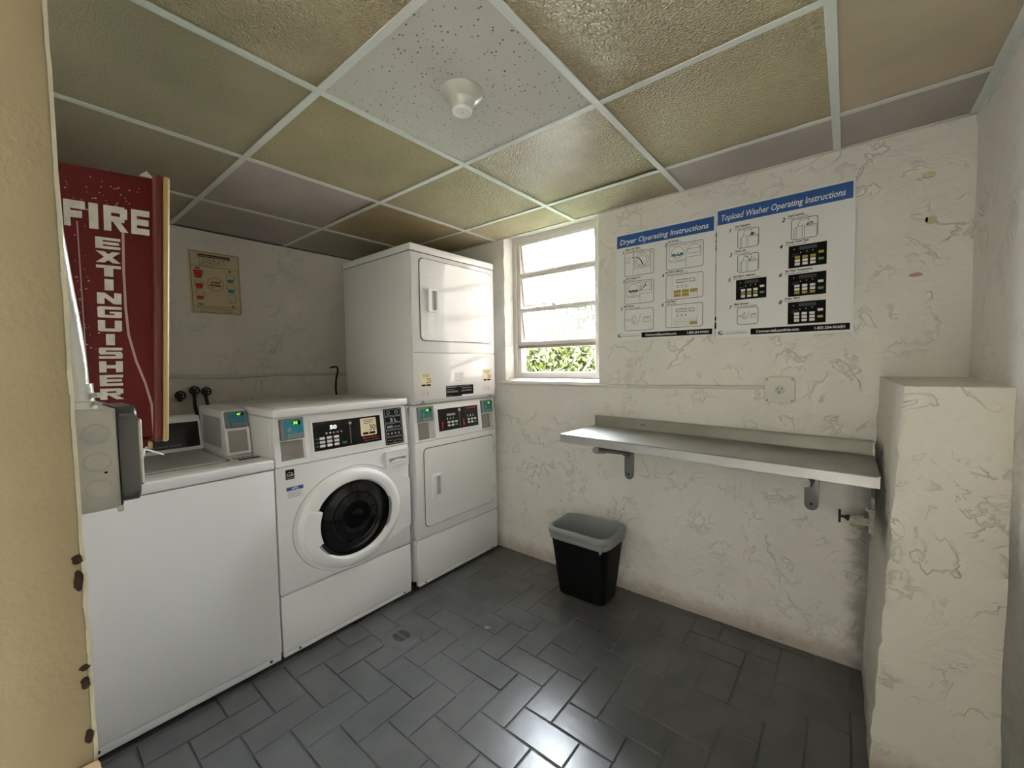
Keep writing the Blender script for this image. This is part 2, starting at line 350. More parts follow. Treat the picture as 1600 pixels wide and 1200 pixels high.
def smooth_path(P, k=6):
    P = [Vector(p) for p in P]; out = []
    for i in range(len(P)-1):
        a, b_, c, d = P[max(i-1, 0)], P[i], P[i+1], P[min(i+2, len(P)-1)]
        for j in range(k):
            t = j/k; out.append(.5*((2*b_)+(c-a)*t+(2*a-5*b_+4*c-d)*t*t+(3*b_-a-3*c+d)*t**3))
    return out+[P[-1]]
def thing(name, label, cat, loc, group=None):
    o = bpy.data.objects.new(name, None); COL.objects.link(o); o.location = loc; ORG[o.name] = Vector(loc); o.empty_display_size = .05
    o['label'] = label; o['category'] = cat
    if group: o['group'] = group
    return o
def rrect(u0, u1, v0, v1, r, seg=4):
    P = []
    for cu, cv, a in ((u1-r, v1-r, 0), (u0+r, v1-r, 90), (u0+r, v0+r, 180), (u1-r, v0+r, 270)):
        for k in range(seg+1): t = math.radians(a+90*k/seg); P.append((cu+r*math.cos(t), cv+r*math.sin(t)))
    return P
_tc = {}
def text_into(b, s, u, v, h, fit=None, w=0.0, bold=0.0, shear=0.0, align='L'):
    """adds flat lettering (height h of a capital) to builder b"""
    key = (s, bold, shear)
    if key not in _tc:
        c = bpy.data.curves.new('t', 'FONT'); c.body = s; c.size = 1; c.offset = bold; c.shear = shear; c.resolution_u = 3
        o = bpy.data.objects.new('t', c); me = o.to_mesh(); vs = [tuple(p.co) for p in me.vertices]; fs = [tuple(p.vertices) for p in me.polygons]
        o.to_mesh_clear(); bpy.data.objects.remove(o); bpy.data.curves.remove(c); _tc[key] = (vs, fs)
    vs, fs = _tc[key]
    if not vs: return b
    x0 = min(p[0] for p in vs); x1 = max(p[0] for p in vs); k = h/.70; kx = fit/(x1-x0) if fit else k
    off = -x0*kx - ((x1-x0)*kx/2 if align == 'C' else 0)
    bv = [b.bm.verts.new(b.fr(u+off+p[0]*kx, v+p[1]*k, w)) for p in vs]
    for f in fs:
        try: b.bm.faces.new([bv[i] for i in f])
        except ValueError: pass
    return b
# block capitals as strokes on a 1 x 1 cell
T_ = .27
def glyph(ch, t=T_):
    v = lambda x0, x1, y0=0, y1=1: [(x0, y0), (x1, y0), (x1, y1), (x0, y1)]
    m = .5
    G = {'F': [v(0, t), v(0, 1, 1-t, 1), v(0, .85, m-t*.5, m+t*.35)],
         'I': [v(m-t*.62, m+t*.62)],
         'E': [v(0, t), v(0, 1, 1-t*.8, 1), v(0, .95, m-t*.4, m+t*.4), v(0, 1, 0, t*.8)],
         'R': [v(0, t), v(0, .88, 1-t*.85, 1), v(1-t, 1, .52, .94), v(0, .88, .38, .38+t*.7), [(.35, .42), (.68, .42), (1.04, 0), (.70, 0)]],
         'X': [[(0, 0), (.34, 0), (1, 1), (.66, 1)], [(.66, 0), (1, 0), (.34, 1), (0, 1)]],
         'T': [v(0, 1, 1-t*.85, 1), v(m-t*.62, m+t*.62)],
         'N': [v(0, t), v(1-t, 1), [(0, 1), (.32, 1), (1, 0), (.68, 0)]],
         'G': [v(0, t, .06, .94), v(.06, 1, 1-t*.85, 1), v(.06, .96, 0, t*.85), v(1-t, 1, .04, .5), v(.5, 1, .38, .55)],
         'U': [v(0, t, .06, 1), v(1-t, 1, .06, 1), v(.06, .94, 0, t*.9)],
         'S': [v(.04, 1, 1-t*.8, 1), v(0, t, .5, .94), v(.04, .96, m-t*.4, m+t*.4), v(1-t, 1, .06, .5), v(0, .96, 0, t*.8)],
         'H': [v(0, t), v(1-t, 1), v(0, 1, m-t*.5, m+t*.5)]}
    return G[ch]

# ================================================================== SETTING
XR, H, YN = 3.385, 2.12, -2.142
WX0, WX1, WZ0 = 1.232, 1.935, 1.158
def breaks(a, b, step, extra=()):
    s = {round(v, 5) for v in extra}; n = max(1, round((b-a)/step)); s |= {round(a+(b-a)*i/n, 5) for i in range(n+1) if all(abs(a+(b-a)*i/n-e) > step*.45 for e in extra)}
    return sorted(s)
def nz(x, y, z, sc, amp): return noise.noise(Vector((x*sc, y*sc, z*sc)))*amp
# wall with the window: a rough plastered sheet with its reveal
b = B(); xs = breaks(-.05, XR+.05, .03, (WX0, WX1)); zs = breaks(-.02, 2.16, .03, (WZ0,)); V = {}
def wv(x, z):
    k = (x, z)
    if k not in V:
        y = nz(x, 3, z, 4, .004)+nz(x, 9, z, 17, .0022)
        if z < .12: y -= (.12-max(z, 0))/.12*(.010+.012*abs(nz(x, 1, z, 22, 1)))
        rough = 0
        if abs(x-WX0) < 1e-4 and z > WZ0-.01: rough = nz(1, x, z, 18, .008)
        V[k] = b.bm.verts.new((x+rough, y, z))
    return V[k]
for i in range(len(xs)-1):
    for j in range(len(zs)-1):
        if xs[i] >= WX0-1e-4 and xs[i+1] <= WX1+1e-4 and zs[j] >= WZ0-1e-4 and zs[j] < 2.11: continue
        b.bm.faces.new([wv(xs[i], zs[j]), wv(xs[i+1], zs[j]), wv(xs[i+1], zs[j+1]), wv(xs[i], zs[j+1])])
for x in (WX0, WX1):      # side reveals
    zz = [z for z in zs if z >= WZ0-1e-4 and z < 2.15]; dx = .028 if x == WX0 else 0
    for a, c in zip(zz, zz[1:]):
        b.bm.faces.new([wv(x, a), wv(x, c), b.bm.verts.new((x+dx, .20, c)), b.bm.verts.new((x+dx, .20, a))])
xx = [x for x in xs if WX0-1e-4 <= x <= WX1+1e-4]
for a, c in zip(xx, xx[1:]):
    b.bm.faces.new([wv(a, WZ0), wv(c, WZ0), b.bm.verts.new((c, .20, WZ0+.035)), b.bm.verts.new((a, .20, WZ0+.035))])
bmesh.ops.remove_doubles(b.bm, verts=b.bm.verts, dist=1e-5)
wall_window = b.build('wall_window', 'wall', smooth=50, kind='structure')
b = B(); b.slab([-.2, WX0-.05, WX1+.05, 3.6], [-.3, WZ0-.05, 2.6], [(WX0-.05, WX1+.05, WZ0-.05, 2.6)], -.20, -.045, fr=Fr((0, 0, 0), (1, 0, 0), (0, 0, 1)))
b.box(-.2, 3.6, .045, .20, 2.13, 2.6)
b.build('wall_core', 'slab', wall_window)
def sheet(name, m, fr, u0, u1, v0, v1, amp=.004, step=.035, **kw):
    b = B(); us = breaks(u0, u1, step); vs = breaks(v0, v1, step); g = {}
    for u in us:
        for v in vs:
            p = fr(u, v); w = nz(p.x+4, p.y, p.z, 4, amp)+nz(p.x, p.y+7, p.z, 16, amp*.5); g[u, v] = b.bm.verts.new(fr(u, v, w))
    for a, c in zip(us, us[1:]):
        for d, e in zip(vs, vs[1:]): b.bm.faces.new([g[a, d], g[c, d], g[c, e], g[a, e]])
    return b.build(name, m, kind='structure', **kw)
sheet('wall_back', 'wall_plain', Fr((0, 0, 0), (0, 1, 0), (0, 0, 1)), -2.2, .03, -.02, 2.16)
sheet('wall_right', 'wall', Fr((XR, 0, 0), (0, -1, 0), (0, 0, 1)), -.03, 2.45, -.02, 2.16, step=.05)
# near wall with the doorway the camera stands in: plaster inside, beige door jamb
b = B(); b.box(-.1, 2.535, YN-.14, YN, -.02, 2.5); nw = b.build('wall_near', 'wall_plain', kind='structure')
b = B(); b.box(2.535, XR, YN-.14, YN, 2.10, 2.5); b.build('wall_header', 'corridor', nw)
b = B(); zz = breaks(-.02, 2.12, .02)
pr = []
for z in zz: pr.append((2.5500+nz(5, 0, z, 30, .0012), -2.1312+nz(0, 7, z, 45, .0012), z))
vb = [[b.bm.verts.new(p) for p in ((x, -2.33, z), (x, y-.0025, z), (x-.003, y, z), (x-.03, y, z), (x-.03, -2.33, z))] for x, y, z in pr]
for a, c in zip(vb, vb[1:]):
    for i in range(4): b.bm.faces.new([a[i], a[i+1], c[i+1], c[i]])
b.bm.faces.new(vb[0]); b.bm.faces.new(vb[-1])
jamb = b.build('trim_1', 'beige', kind='structure', smooth=60)
b = B()
for a, c in zip(pr, pr[1:]):
    w = .0016+.0006*noise.noise(Vector((a[2]*40, 0, 0)))
    b.quad((a[0]+.0006, a[1]-w*.8, a[2]), (c[0]+.0006, c[1]-w*.8, c[2]), (c[0]-.001, c[1]+.0014, c[2]), (a[0]-.001, a[1]+.0014, a[2]))
b.build('edge_highlight', 'edge', jamb)  # paler strip paints the highlight along the jamb corner
for i, (z0, z1, r) in enumerate(((1.118, 1.126, .0035), (1.095, 1.113, .003), (1.026, 1.031, .003), (1.010, 1.020, .003), (.962, .974, .0028))):
    b = B(Fr((2.5512, -2.1345, 0), (0, 1, 0), (0, 0, 1))); n = 12
    b.prism([(r*math.cos(2*PI*k/n)*(.8+.35*((k*7+i) % 3)/2), (z0+z1)/2+(z1-z0)/2*math.sin(2*PI*k/n)) for k in range(n)], -.002, .0003); b.build('paint_chip', 'chip', jamb)
# unseen corridor behind the camera; far and end walls added to limit doorway daylight
b = B(); b.box(-1.5, 2.535, YN-.30, YN-.141, -.02, 2.5); b.build('wall_corridor', 'corridor', kind='structure')
b = B(); b.box(-1.5, 6.4, -3.7, YN-.141, -.10, -.012); b.build('corridor_floor', 'slab', kind='structure')
b = B(); b.box(-1.62, 6.4, -3.72, .2, 2.155, 2.30); b.build('roof_slab', 'slab', kind='structure')
b = B(); b.box(-1.5, 6.4, -3.72, -3.60, -.1, 2.155); b.build('wall_light_stop_far', 'corridor', kind='structure')
b = B(); b.box(-1.62, -1.5, -3.72, YN-.141, -.1, 2.155); b.build('wall_light_stop_end', 'corridor', kind='structure')
b = B(); b.box(XR+.01, 6.4, YN-.30, YN-.141, -.1, 2.155); b.build('wall_corridor_right', 'corridor', kind='structure')
b = B(); b.box(XR+.01, XR+.15, YN-.141, .2, -.02, 2.155); b.build('wall_side', 'slab', kind='structure')

# floor: painted tiles in herringbone on a slab
b = B(); b.box(-.05, XR+.05, YN-.141, .05, -.09, -.0035); floor = b.build('floor', 'joint', kind='structure')
UN = .1183; OX, OY = 2.1335, -1.1175; J = .0028
DR = (1.432, -1.040)
tiles = {}
def clip(x0, x1, y0, y1):
    x0, x1 = max(x0, 1.02), min(x1, XR-.002); y0, y1 = max(y0, YN-.10), min(y1, -.012)
    if x0 > 3.06 and y0 > -.5: pass
    return (x0, x1, y0, y1) if x1-x0 > .012 and y1-y0 > .012 else None
for k in range(-12, 14):
    for m_ in range(-6, 7):
        for kind in (0, 1):
            i, j = k+4*m_, k
            if kind == 0: x0, y0, x1, y1 = OX+i*UN, OY+j*UN, OX+(i+2)*UN, OY+(j+1)*UN
            else: x0, y0, x1, y1 = OX+i*UN, OY+(j+1)*UN, OX+(i+1)*UN, OY+(j+3)*UN
            c = clip(x0+J, x1-J, y0+J, y1-J)
            if not c: continue
            x0, x1, y0, y1 = c
            q = B(); dz = random.uniform(-.0009, .0009)
            near = (x0+x1)/2 > 2.75 or (y0+y1)/2 > -.35      # joints filled with paint near the far walls
            jit = lambda: random.uniform(-.0010, .0010)
            g = -.0012 if near else 0
            pts = [(x0+g+jit(), y0+g+jit()), (x1-g+jit(), y0+g+jit()), (x1-g+jit(), y1-g+jit()), (x0+g+jit(), y1-g+jit())]
            q.prism(pts, -.012, dz-.0005, bev=.0020, seg=1)
            for v in q.bm.verts:
                if v.co.z > -.006: v.co.z += ((v.co.x-x0)*.004*math.sin(k*3.1+m_)+(v.co.y-y0)*.004*math.cos(k*1.7+m_*2))
            q.build('floor_tile', 'floor', floor, smooth=0)
# ceiling: slab with T-bars and lay-in tiles
b = B(); b.box(-.05, XR+.05, YN-.14, .05, 2.142, 2.15); ceil = b.build('ceiling', 'slab', kind='structure')
GX = [0, .550, 1.165, 1.781, 2.401, 3.001, XR]; GY = [0, -.300, -.905, -1.520, YN]
TM = [['t_brown', 't_brown', 't_gloss', 't_gloss', 't_mauve', 't_mauve'],
      ['t_olive', 't_brown', 't_gloss', 't_gloss', 't_gloss', 't_tan'],
      ['t_mauve', 't_mauve', 't_gloss', 't_speck', 't_gloss', 't_tan'],
      ['t_olive', 't_olive', 't_olive', 't_gloss', 't_gloss', 't_tan']]
TL = {'t_speck': 'white speckled mineral fibre tile', 't_mauve': 'plain mauve grey tile', 't_gloss': 'yellowed glossy crinkled tile', 't_brown': 'browned old tile'}
for r in range(4):
    for c in range(6):
        x0, x1, y1, y0 = GX[c]+.004, GX[c+1]-.004, GY[r]-.004, GY[r+1]+.004; q = B()
        q.box(x0, x1, y0, y1, 2.1225, 2.134, bev=.001, seg=1)
        tx, ty = random.uniform(-.002, .002), random.uniform(-.002, .002)
        if (r, c) == (2, 1): tx, ty = .016, .014
        if (r, c) == (1, 3): tx, ty = .010, .008
        if (r, c) == (0, 2): tx, ty = -.008, .004
        for v in q.bm.verts: v.co.z += abs((v.co.x-x0)/(x1-x0))*tx*(1 if tx > 0 else 0)*((v.co.y-y0)/(y1-y0))
        lk = {'label': TL[TM[r][c]]} if TM[r][c] in TL else {}
        q.build('ceiling_tile', TM[r][c], ceil, **lk)
HB = .0125
for i in range(1, 6):
    q = B(); q.box(GX[i]-HB, GX[i]+HB, YN, 0, 2.1175, 2.1222, bev=.001, seg=1); q.build('ceiling_bar', 'tbar', ceil)
for j in range(1, 4):
    for i in range(6):
        q = B(); q.box(GX[i]+(HB if i else 0), GX[i+1]-(HB if i < 5 else 0), GY[j]-HB*.92, GY[j]+HB*.92, 2.1180, 2.1222, bev=.001, seg=1); q.build('ceiling_bar', 'tbar', ceil)
q = B(); q.box(XR-.024, XR+.003, YN, 0, 2.117, 2.1222, bev=.001, seg=1); q.box(XR-.004, XR+.003, YN, 0, 2.09, 2.122); q.build('wall_angle', 'tbar', ceil)
q = B(); q.box(0, XR, -.010, .003, 2.117, 2.1222); q.build('wall_angle', 'conduit', ceil)
q = B(); q.box(-.003, .012, YN, 0, 2.117, 2.1222); q.build('wall_angle', 'seam', ceil)
# plastered pier at the right
b = B(); zz = breaks(0, 1.196, .03); n_u = 9
def pier_ring(z):
    t = z/1.2; x0 = 3.116+.032*t; x1 = 3.121+.058*t; P = []
    f = 1 if z < 1.19 else .99
    for k in range(n_u+1):  # left face from wall to front edge
        y = -.52*k/n_u; x = x0+(x1-x0)*k/n_u; e = nz(0, y, z, 14, .006)+nz(3, y, z, 40, .002)
        if k == n_u: e += nz(7, 2, z, 30, .006)
        P.append((x+e, y-(.004*noise.noise(Vector((z*25, 1, 0))) if k == n_u else 0), z))
    for k in range(1, n_u+1):
        x = x1+(XR+.02-x1)*k/n_u; P.append((x, -.525-.03*t*0+nz(x, 5, z, 12, .006)+nz(x, 1, z, 40, .002), z))
    return P
rg = [[b.bm.verts.new(p) for p in pier_ring(z)] for z in zz]
for a, c in zip(rg, rg[1:]):
    for i in range(len(a)-1): b.bm.faces.new([a[i], a[i+1], c[i+1], c[i]])
top = rg[-1]; bk = [b.bm.verts.new((3.147+(XR+.02-3.147)*k/n_u, .01, 1.206)) for k in range(n_u+1)]
for k in range(n_u): # top surface: from the left edge fan to the wall
    b.bm.faces.new([top[n_u+k], top[n_u+k+1], bk[k+1], bk[k]])
b.bm.faces.new([top[i] for i in range(n_u+1)]+[bk[0]])
b.build('wall_pier', 'pier', kind='structure', smooth=70)

# window: aluminium awning window set back in the opening
FWm = Fr((0, .1, 0), (1, 0, 0), (0, 0, 1))   # w points to the room (-y)
b = B(FWm); b.slab([1.246, 1.272, 1.872, 1.94], [1.185, 1.222, 2.098, 2.14], [(1.272, 1.872, 1.222, 2.098)], -.03, .02); win = b.build('window_1', 'alum', kind='structure')
b = B(FWm); b.box(1.272, 1.300, 1.222, 2.098, -.02, .008, bev=.002, seg=1); b.box(1.862, 1.876, 1.222, 2.098, -.02, .008, bev=.002, seg=1); b.build('window_track', 'alum', win)
b = B(FWm); b.box(1.272, 1.872, 2.085, 2.10, -.02, .012); b.build('window_head', 'alum', win)
def vent(z_top, z_bot, tilt, rail, mt='alum'):
    a = math.radians(tilt); fr = Fr((0, .1, z_top), (1, 0, 0), (0, -math.sin(a)*-1, math.cos(a)))   # hinged at top, bottom swung outward
    hgt = (z_top-z_bot)/math.cos(a); f = B(fr); u0, u1 = 1.299, 1.868
    f.slab([u0, u0+.016, u1-.010, u1], [-hgt, -hgt+rail, -.016, 0], [(u0+.016, u1-.010, -hgt+rail, -.016)], -.012, .010); s = f.build('window_vent', mt, win)
    g = B(fr); g.box(u0+.015, u1-.009, -hgt+rail-.001, -.015, -.003, .001); g.build('pane', 'glass', s)
    return s
def fix_fr(): pass
vent(2.096, 1.893, -9, .016); vent(1.873, 1.668, -9, .018); vent(1.642, 1.428, -9, .014)
b = B(FWm)
for z, t in ((1.873, .018), (1.642, .014)): b.box(1.285, 1.872, z, z+t, -.012, .012, bev=.002, seg=1)
b.build('window_rail', 'alum', win)
b = B(FWm); b.box(1.285, 1.872, 1.402, 1.428, -.014, .016, bev=.002, seg=1); b.build('window_rail', 'alum', win)
b = B(FWm); b.box(1.285, 1.874, 1.383, 1.402, -.012, .020, bev=.003, seg=1); b.build('window_rail', 'alum_edge', win)
b = B(); b.tube([(1.868, .105, 1.378), (1.80, .13, 1.285), (1.755, .14, 1.228)], .007, 8); b.build('window_arm', 'alum_edge', win)
b = B(FWm); b.box(1.560, 1.585, 1.655, 1.668, 0, .02, bev=.002, seg=1); b.box(1.565, 1.580, 1.885, 1.899, 0, .02, bev=.002, seg=1); b.build('window_catch', 'alum', win)
b = B(); xs_ = breaks(WX0-.03, WX1+.005, .02); q0 = []
for x in xs_:
    e = nz(x, 0, 0, 30, .006); q0.append([b.bm.verts.new(p) for p in ((x, .10, WZ0+.028+e*.5), (x, .02, WZ0+.016+e), (x, -.012+e*.6, WZ0+.008), (x, -.014+e*.4, WZ0-.006), (x, 0, WZ0-.012))])
for a, c in zip(q0, q0[1:]):
    for i in range(4): b.bm.faces.new([a[i], c[i], c[i+1], a[i+1]])
b.build('window_sill', 'sillpaint', win, smooth=60)
# ================================================================== MACHINES
FX = 1.182
FR = Fr((FX, 0, 0), (0, 1, 0), (0, 0, 1))
def slant(zb, zt, lean): return Fr((FX, 0, zb), (0, 1, 0), (-lean, 0, zt-zb))
def reader(parent, fr, u0, u1, v0, v1, face, digits, tilt=0):
    """contactless card reader in its recess: shell, coloured face, glowing digits, card lip"""
    b = B(fr); b.rr(u0, u1, v0, v1, .006, -.02, .010, bev=.003); s = b.build('card_reader', 'reader', parent)
    w, h = u1-u0, v1-v0
    b = B(fr); b.rr(u0+w*.16, u1-w*.04, v0+h*.24, v1-h*.08, .003, .0098, .0112); b.build('reader_face', face, s)
    b = B(fr); b.rr(u0+w*.50, u1-w*.14, v1-h*.30, v1-h*.12, .001, .0112, .0116); b.build('reader_screen', 'black_gloss', s)
    b = B(fr); text_into(b, digits, u0+w*.53, v1-h*.275, h*.13, fit=w*.20, w=.0118, bold=.03); b.build('digits', 'led_green', s, smooth=0)
    b = B(fr); b.rr(u0+w*.24, u1-w*.06, v0+h*.04, v0+h*.27, .004, .010, .017, bev=.002); b.build('card_lip', 'reader', s)
    b = B(fr); b.box(u0+w*.26, u0+w*.43, v0+h*.36, v0+h*.58, .0112, .0115); b.box(u0+w*.28, u0+w*.41, v0+h*.39, v0+h*.55, .0115, .0117)
    for k in range(3): b.lathe([(w*(.05+.05*k), .0112), (w*(.06+.05*k), .0116)], u0+w*.60, v0+h*.46, n=8, a0=-.9, a1=.9)
    b.build('reader_symbol', 'reader', s, smooth=0, kind='stuff')
    return s
def slot(parent, fr, u0, u1, v0, v1):
    b = B(fr); b.box(u0, u1, v0, v1, -.030, -.022); s = b.build('coin_recess_plate', 'plate_steel', parent)
    b = B(fr); b.box(u0, u1, v0, v0+.004, -.022, .0005); b.build('recess_ledge', 'white_plastic', s)
    return s
def keypad(parent, fr, u0, v0, cols, rows, du, dv, w, h, green=None, layer=.0012):
    for r in range(rows):
        for c in range(cols):
            if green == (c, r): continue
            b = B(fr); b.rr(u0+c*du, u0+c*du+w, v0+r*dv, v0+r*dv+h, h*.25, layer-.0006, layer+.0008); b.build('key', 'btn', parent)
def sticker(parent, fr, u0, u1, v0, v1, num, w=.0, m='cream'):
    b = B(fr); b.rr(u0, u1, v0, v1, .006, w, w+.0008); s = b.build('price_sticker', m, parent, label='cream sticker numbered '+num)
    W_, H_ = u1-u0, v1-v0; b = B(fr); text_into(b, num, u0+W_*.54, v0+H_*.27, H_*.34, fit=W_*.40, w=w+.0010, bold=0)
    for k in range(3): b.box(u0+W_*(.14+.04*k), u0+W_*(.86-.05*k), v1-H_*(.13+.09*k), v1-H_*(.105+.09*k), w+.0008, w+.0010)
    b.build('sticker_number', 'ink', s, smooth=0)
    b = B(fr); b.box(u0+W_*.12, u0+W_*.46, v0+H_*.07, v0+H_*.20, w+.0008, w+.0010); b.box(u0+W_*.52, u0+W_*.9, v0+H_*.07, v0+H_*.20, w+.0008, w+.0010); b.build('sticker_bars', 'ink', s, smooth=0)
    return s
def feet(parent, y0, y1, x0):
    for x in (x0+.06, FX-.06):
        for y in (y0+.05, y1-.05): b = B(); b.cyl((x, y, 0), (x, y, .030), .022, .018, 12); b.build('foot', 'black', parent)

# ---------------- top loading washer
Y0, Y1 = -2.112, -1.467
t = thing('top_loading_washer', 'white top-loading washer, lowest machine, beside the beige door jamb', 'washer', (.82, (Y0+Y1)/2, 0))
b = B(); b.box(.47, FX-.012, Y0, Y1, .03, .846, bev=.004); b.build('cabinet', 'white', t)
b = B(FR); b.box(Y0+.001, Y1-.002, .052, .849, -.020, 0, bev=.006, seg=3); b.build('front_panel', 'white_front', t)
b = B(FR); b.box(Y0+.004, Y1-.004, .022, .051, -.03, -.004, bev=.002); kp = b.build('kick_panel', 'white_front', t)
for y in (Y0+.08, Y1-.045): b = B(FR); b.disc(y, .038, .006, .006, -.004, -.002, 10); b.build('screw', 'seam', kp)
b = B(); b.box(.47, FX+.002, Y0-.001, Y1+.001, .852, .893, bev=.008, seg=3); tp = b.build('top_cover', 'white', t)
b = B(); b.rr(.640, 1.045, Y0+.09, -1.590, .02, .8925, .8965, bev=.002); ld = b.build('lid', 'white', t)
b = B(); b.ring(rrect(.632, 1.053, Y0+.082, -1.582, .022), rrect(.640, 1.045, Y0+.09, -1.590, .02), .8930, .8934); b.build('lid_gap', 'seam', ld)
b = B(); b.box(.655, 1.03, Y0+.105, -1.605, .8965, .8975, bev=.0005, seg=1); b.build('lid_reflection', 'grey_side', ld)  # grey sheet puts the lid's darker reflection into its colour
# control console leaning back
prof = [(.470, .893), (.615, .893), (.600, .905), (.566, 1.040), (.555, 1.054), (.470, 1.054)]
b = B(Fr((0, 0, 0), (1, 0, 0), (0, 0, 1))); b.prism(prof, 1.568, -Y0-.003, bev=.005, seg=2); cs = b.build('control_console', 'white_plastic', t)
FC = Fr((.600, 0, .905), (0, 1, 0), (-.034, 0, .135))
b = B(FC); b.rr(Y0+.03, -1.578, .003, .124, .004, 0, .0016); fp = b.build('console_display', 'black_gloss', cs)
b = B(FC); text_into(b, 'Speed Queen', -1.96, .012, .010, fit=.17, w=.0019, bold=.02, shear=.2); b.build('console_lettering', 'red_print', cs, smooth=0)
b = B(FC); text_into(b, 'Commercial Washer', -1.775, .014, .008, fit=.125, w=.0019); b.build('console_lettering', 'line_grey', cs, smooth=0)
# meter case on the right of the console
prof = [(.555, .893), (.935, .893), (.912, 1.010), (.895, 1.092), (.555, 1.100)]
b = B(Fr((0, 0, 0), (1, 0, 0), (0, 0, 1))); b.prism(prof, 1.467+.002, 1.566, bev=.004, seg=2); mc = b.build('meter_case', 'white_plastic', t)
FM = Fr((.935, 0, .895), (0, 1, 0), (-.023, 0, .115)); FM2 = Fr((.912, 0, 1.010), (0, 1, 0), (-.017, 0, .082))
b = B(Fr((0, -1.5665, 0), (1, 0, 0), (0, 0, 1))); b.box(.62, .875, .925, 1.06, 0, .001); b.build('side_label', 'grey_side', mc)
b = B(FM); b.slab([-1.566, -1.556, -1.480, -1.470], [0, .012, .108, .118], [(-1.556, -1.480, .012, .108)], 0, .010); b.build('meter_bezel', 'white_plastic', mc)
b = B(FM); b.box(-1.556, -1.480, .012, .108, 0, .002); b.build('coin_recess_plate', 'plate_steel', mc)
reader(t, FM2, -1.560, -1.474, .004, .078, 'teal', '47')
b = B(); b.box(1.035, 1.075, -1.56, -1.478, .8932, .8936); 
for k in range(5): b.box(1.0+.0, 1.02, -1.565+.017*k, -1.554+.017*k, .8932, .8936)
b.build('top_print', 'ink_soft', t, smooth=0)
feet(t, Y0, Y1, .47)

# ---------------- front loading washer
Y0, Y1 = -1.4635, -.785
t = thing('front_loading_washer', 'white front-loading washer with round dark glass door, middle machine', 'washer', (.86, (Y0+Y1)/2, 0))
b = B(); b.box(.53, FX-.048, Y0, Y1, .03, 1.064, bev=.004); b.build('cabinet', 'white', t)
b = B(FR); b.box(Y0+.001, Y1-.001, .298, .852, -.060, 0, bev=.006, seg=3); fp = b.build('front_panel', 'white_front', t)
b = B(FR); b.box(Y0+.002, Y1-.002, .045, .292, -.060, -.001, bev=.006, seg=3); kp = b.build('lower_panel', 'white_front', t)
b = B(FR); b.box(Y0+.004, Y1-.004, .022, .044, -.03, -.004, bev=.002); kk = b.build('kick_strip', 'white_front', t)
for y in (Y0+.07, Y1-.05): b = B(FR); b.disc(y, .034, .005, .005, -.004, -.002, 10); b.build('screw', 'seam', kk)
b = B(); b.box(.53, FX+.004, Y0-.003, Y1+.003, 1.066, 1.104, bev=.010, seg=3); tc_ = b.build('top_cover', 'white', t)
b = B(); b.box(.58, FX-.05, Y0+.05, Y1-.05, 1.1035, 1.1055, bev=.002); b.build('top_inset', 'white', tc_)
SL = slant(.856, 1.064, .022)
u = [Y0+.002, -1.437, -1.333, -1.298, -.945, Y1-.002]; v = [0, .020, .203, .207]
b = B(SL); b.slab([Y0+.002, -1.437, -1.333, Y1-.002], [0, .018, .203, .208], [(-1.437, -1.333, .018, .203)], -.044, 0)
cp = b.build('control_panel', 'white_plastic', t)
b = B(SL); b.box(Y0+.003, Y1-.003, .0, .206, -.050, -.040); b.build('panel_backing', 'white_plastic', cp)
b = B(SL); b.ring(rrect(-1.302, -.941, .034, .178, .004), rrect(-1.296, -.947, .040, .172, .002), 0, .003); b.build('display_bezel', 'white_plastic', cp)
b = B(SL); b.rr(-1.296, -.947, .040, .172, .002, 0, .0010); ds = b.build('display', 'black_gloss', cp)
b = B(SL); text_into(b, '50', -1.216, .133, .017, fit=.034, w=.0016, bold=.04); b.build('digits', 'led_white', cp, smooth=0)
keypad(cp, SL, -1.268, .054, 3, 3, .034, .0175, .025, .012)
b = B(SL); b.rr(-1.160, -1.137, .056, .067, .002, .0006, .002); b.build('start_key', 'green_btn', cp)
b = B(SL)
for k in range(5): b.rr(-1.238+.018*k, -1.229+.018*k, .112, .120, .002, .001, .0014)
for k in range(3): b.box(-1.285, -1.273, .059+.0175*k, .061+.0175*k, .001, .0013)
b.build('display_print', 'grey_print', cp, smooth=0, kind='stuff')
b = B(SL); b.box(-1.116, -1.114, .052, .140, .001, .0014); b.build('divider_line', 'grey_print', cp, smooth=0)
b = B(SL); b.disc(-1.114, .150, .008, .008, .001, .004, 16, bev=.001); b.build('key_lock', 'steel', cp)
sticker(cp, SL, -1.060, -.972, .076, .164, '30', w=.0012)
b = B(SL); text_into(b, 'Speed Queen', -1.055, .062, .008, fit=.095, w=.0016, bold=.03, shear=.2); b.build('panel_lettering', 'red_print', cp, smooth=0)
b = B(SL); text_into(b, 'Commercial Washer', -1.045, .050, .006, fit=.088, w=.0016); b.build('panel_lettering', 'grey_print', cp, smooth=0)
# instruction strip at the right of the panel
b = B(SL); b.rr(-.925, -.812, .008, .198, .006, 0, .0012); b.build('instruction_strip', 'black', cp)
b = B(SL)
for k in range(5):
    z0 = .014+.0365*k; b.ring(rrect(-.919, -.818, z0, z0+.033, .004), rrect(-.917, -.820, z0+.002, z0+.031, .003), .0012, .0015)
for k in range(2): b.ring(rrect(-.905+.05*k, -.885+.05*k, .168, .186, .008), rrect(-.902+.05*k, -.888+.05*k, .171, .183, .006), .0012, .0015)
for k in range(3): b.box(-.908+.012*k, -.899+.012*k, .095, .109, .0012, .0015)
for k in range(3): b.box(-.868+.014*k, -.858+.014*k, .097, .103, .0012, .0015)
for k in range(4): b.disc(-.905+.022*k, .066, .006, .006, .0012, .0015, 10)
b.box(-.885, -.872, .128, .148, .0012, .0015); b.box(-.862, -.855, .127, .146, .0012, .0015); b.box(-.855, -.846, .127, .133, .0012, .0015)
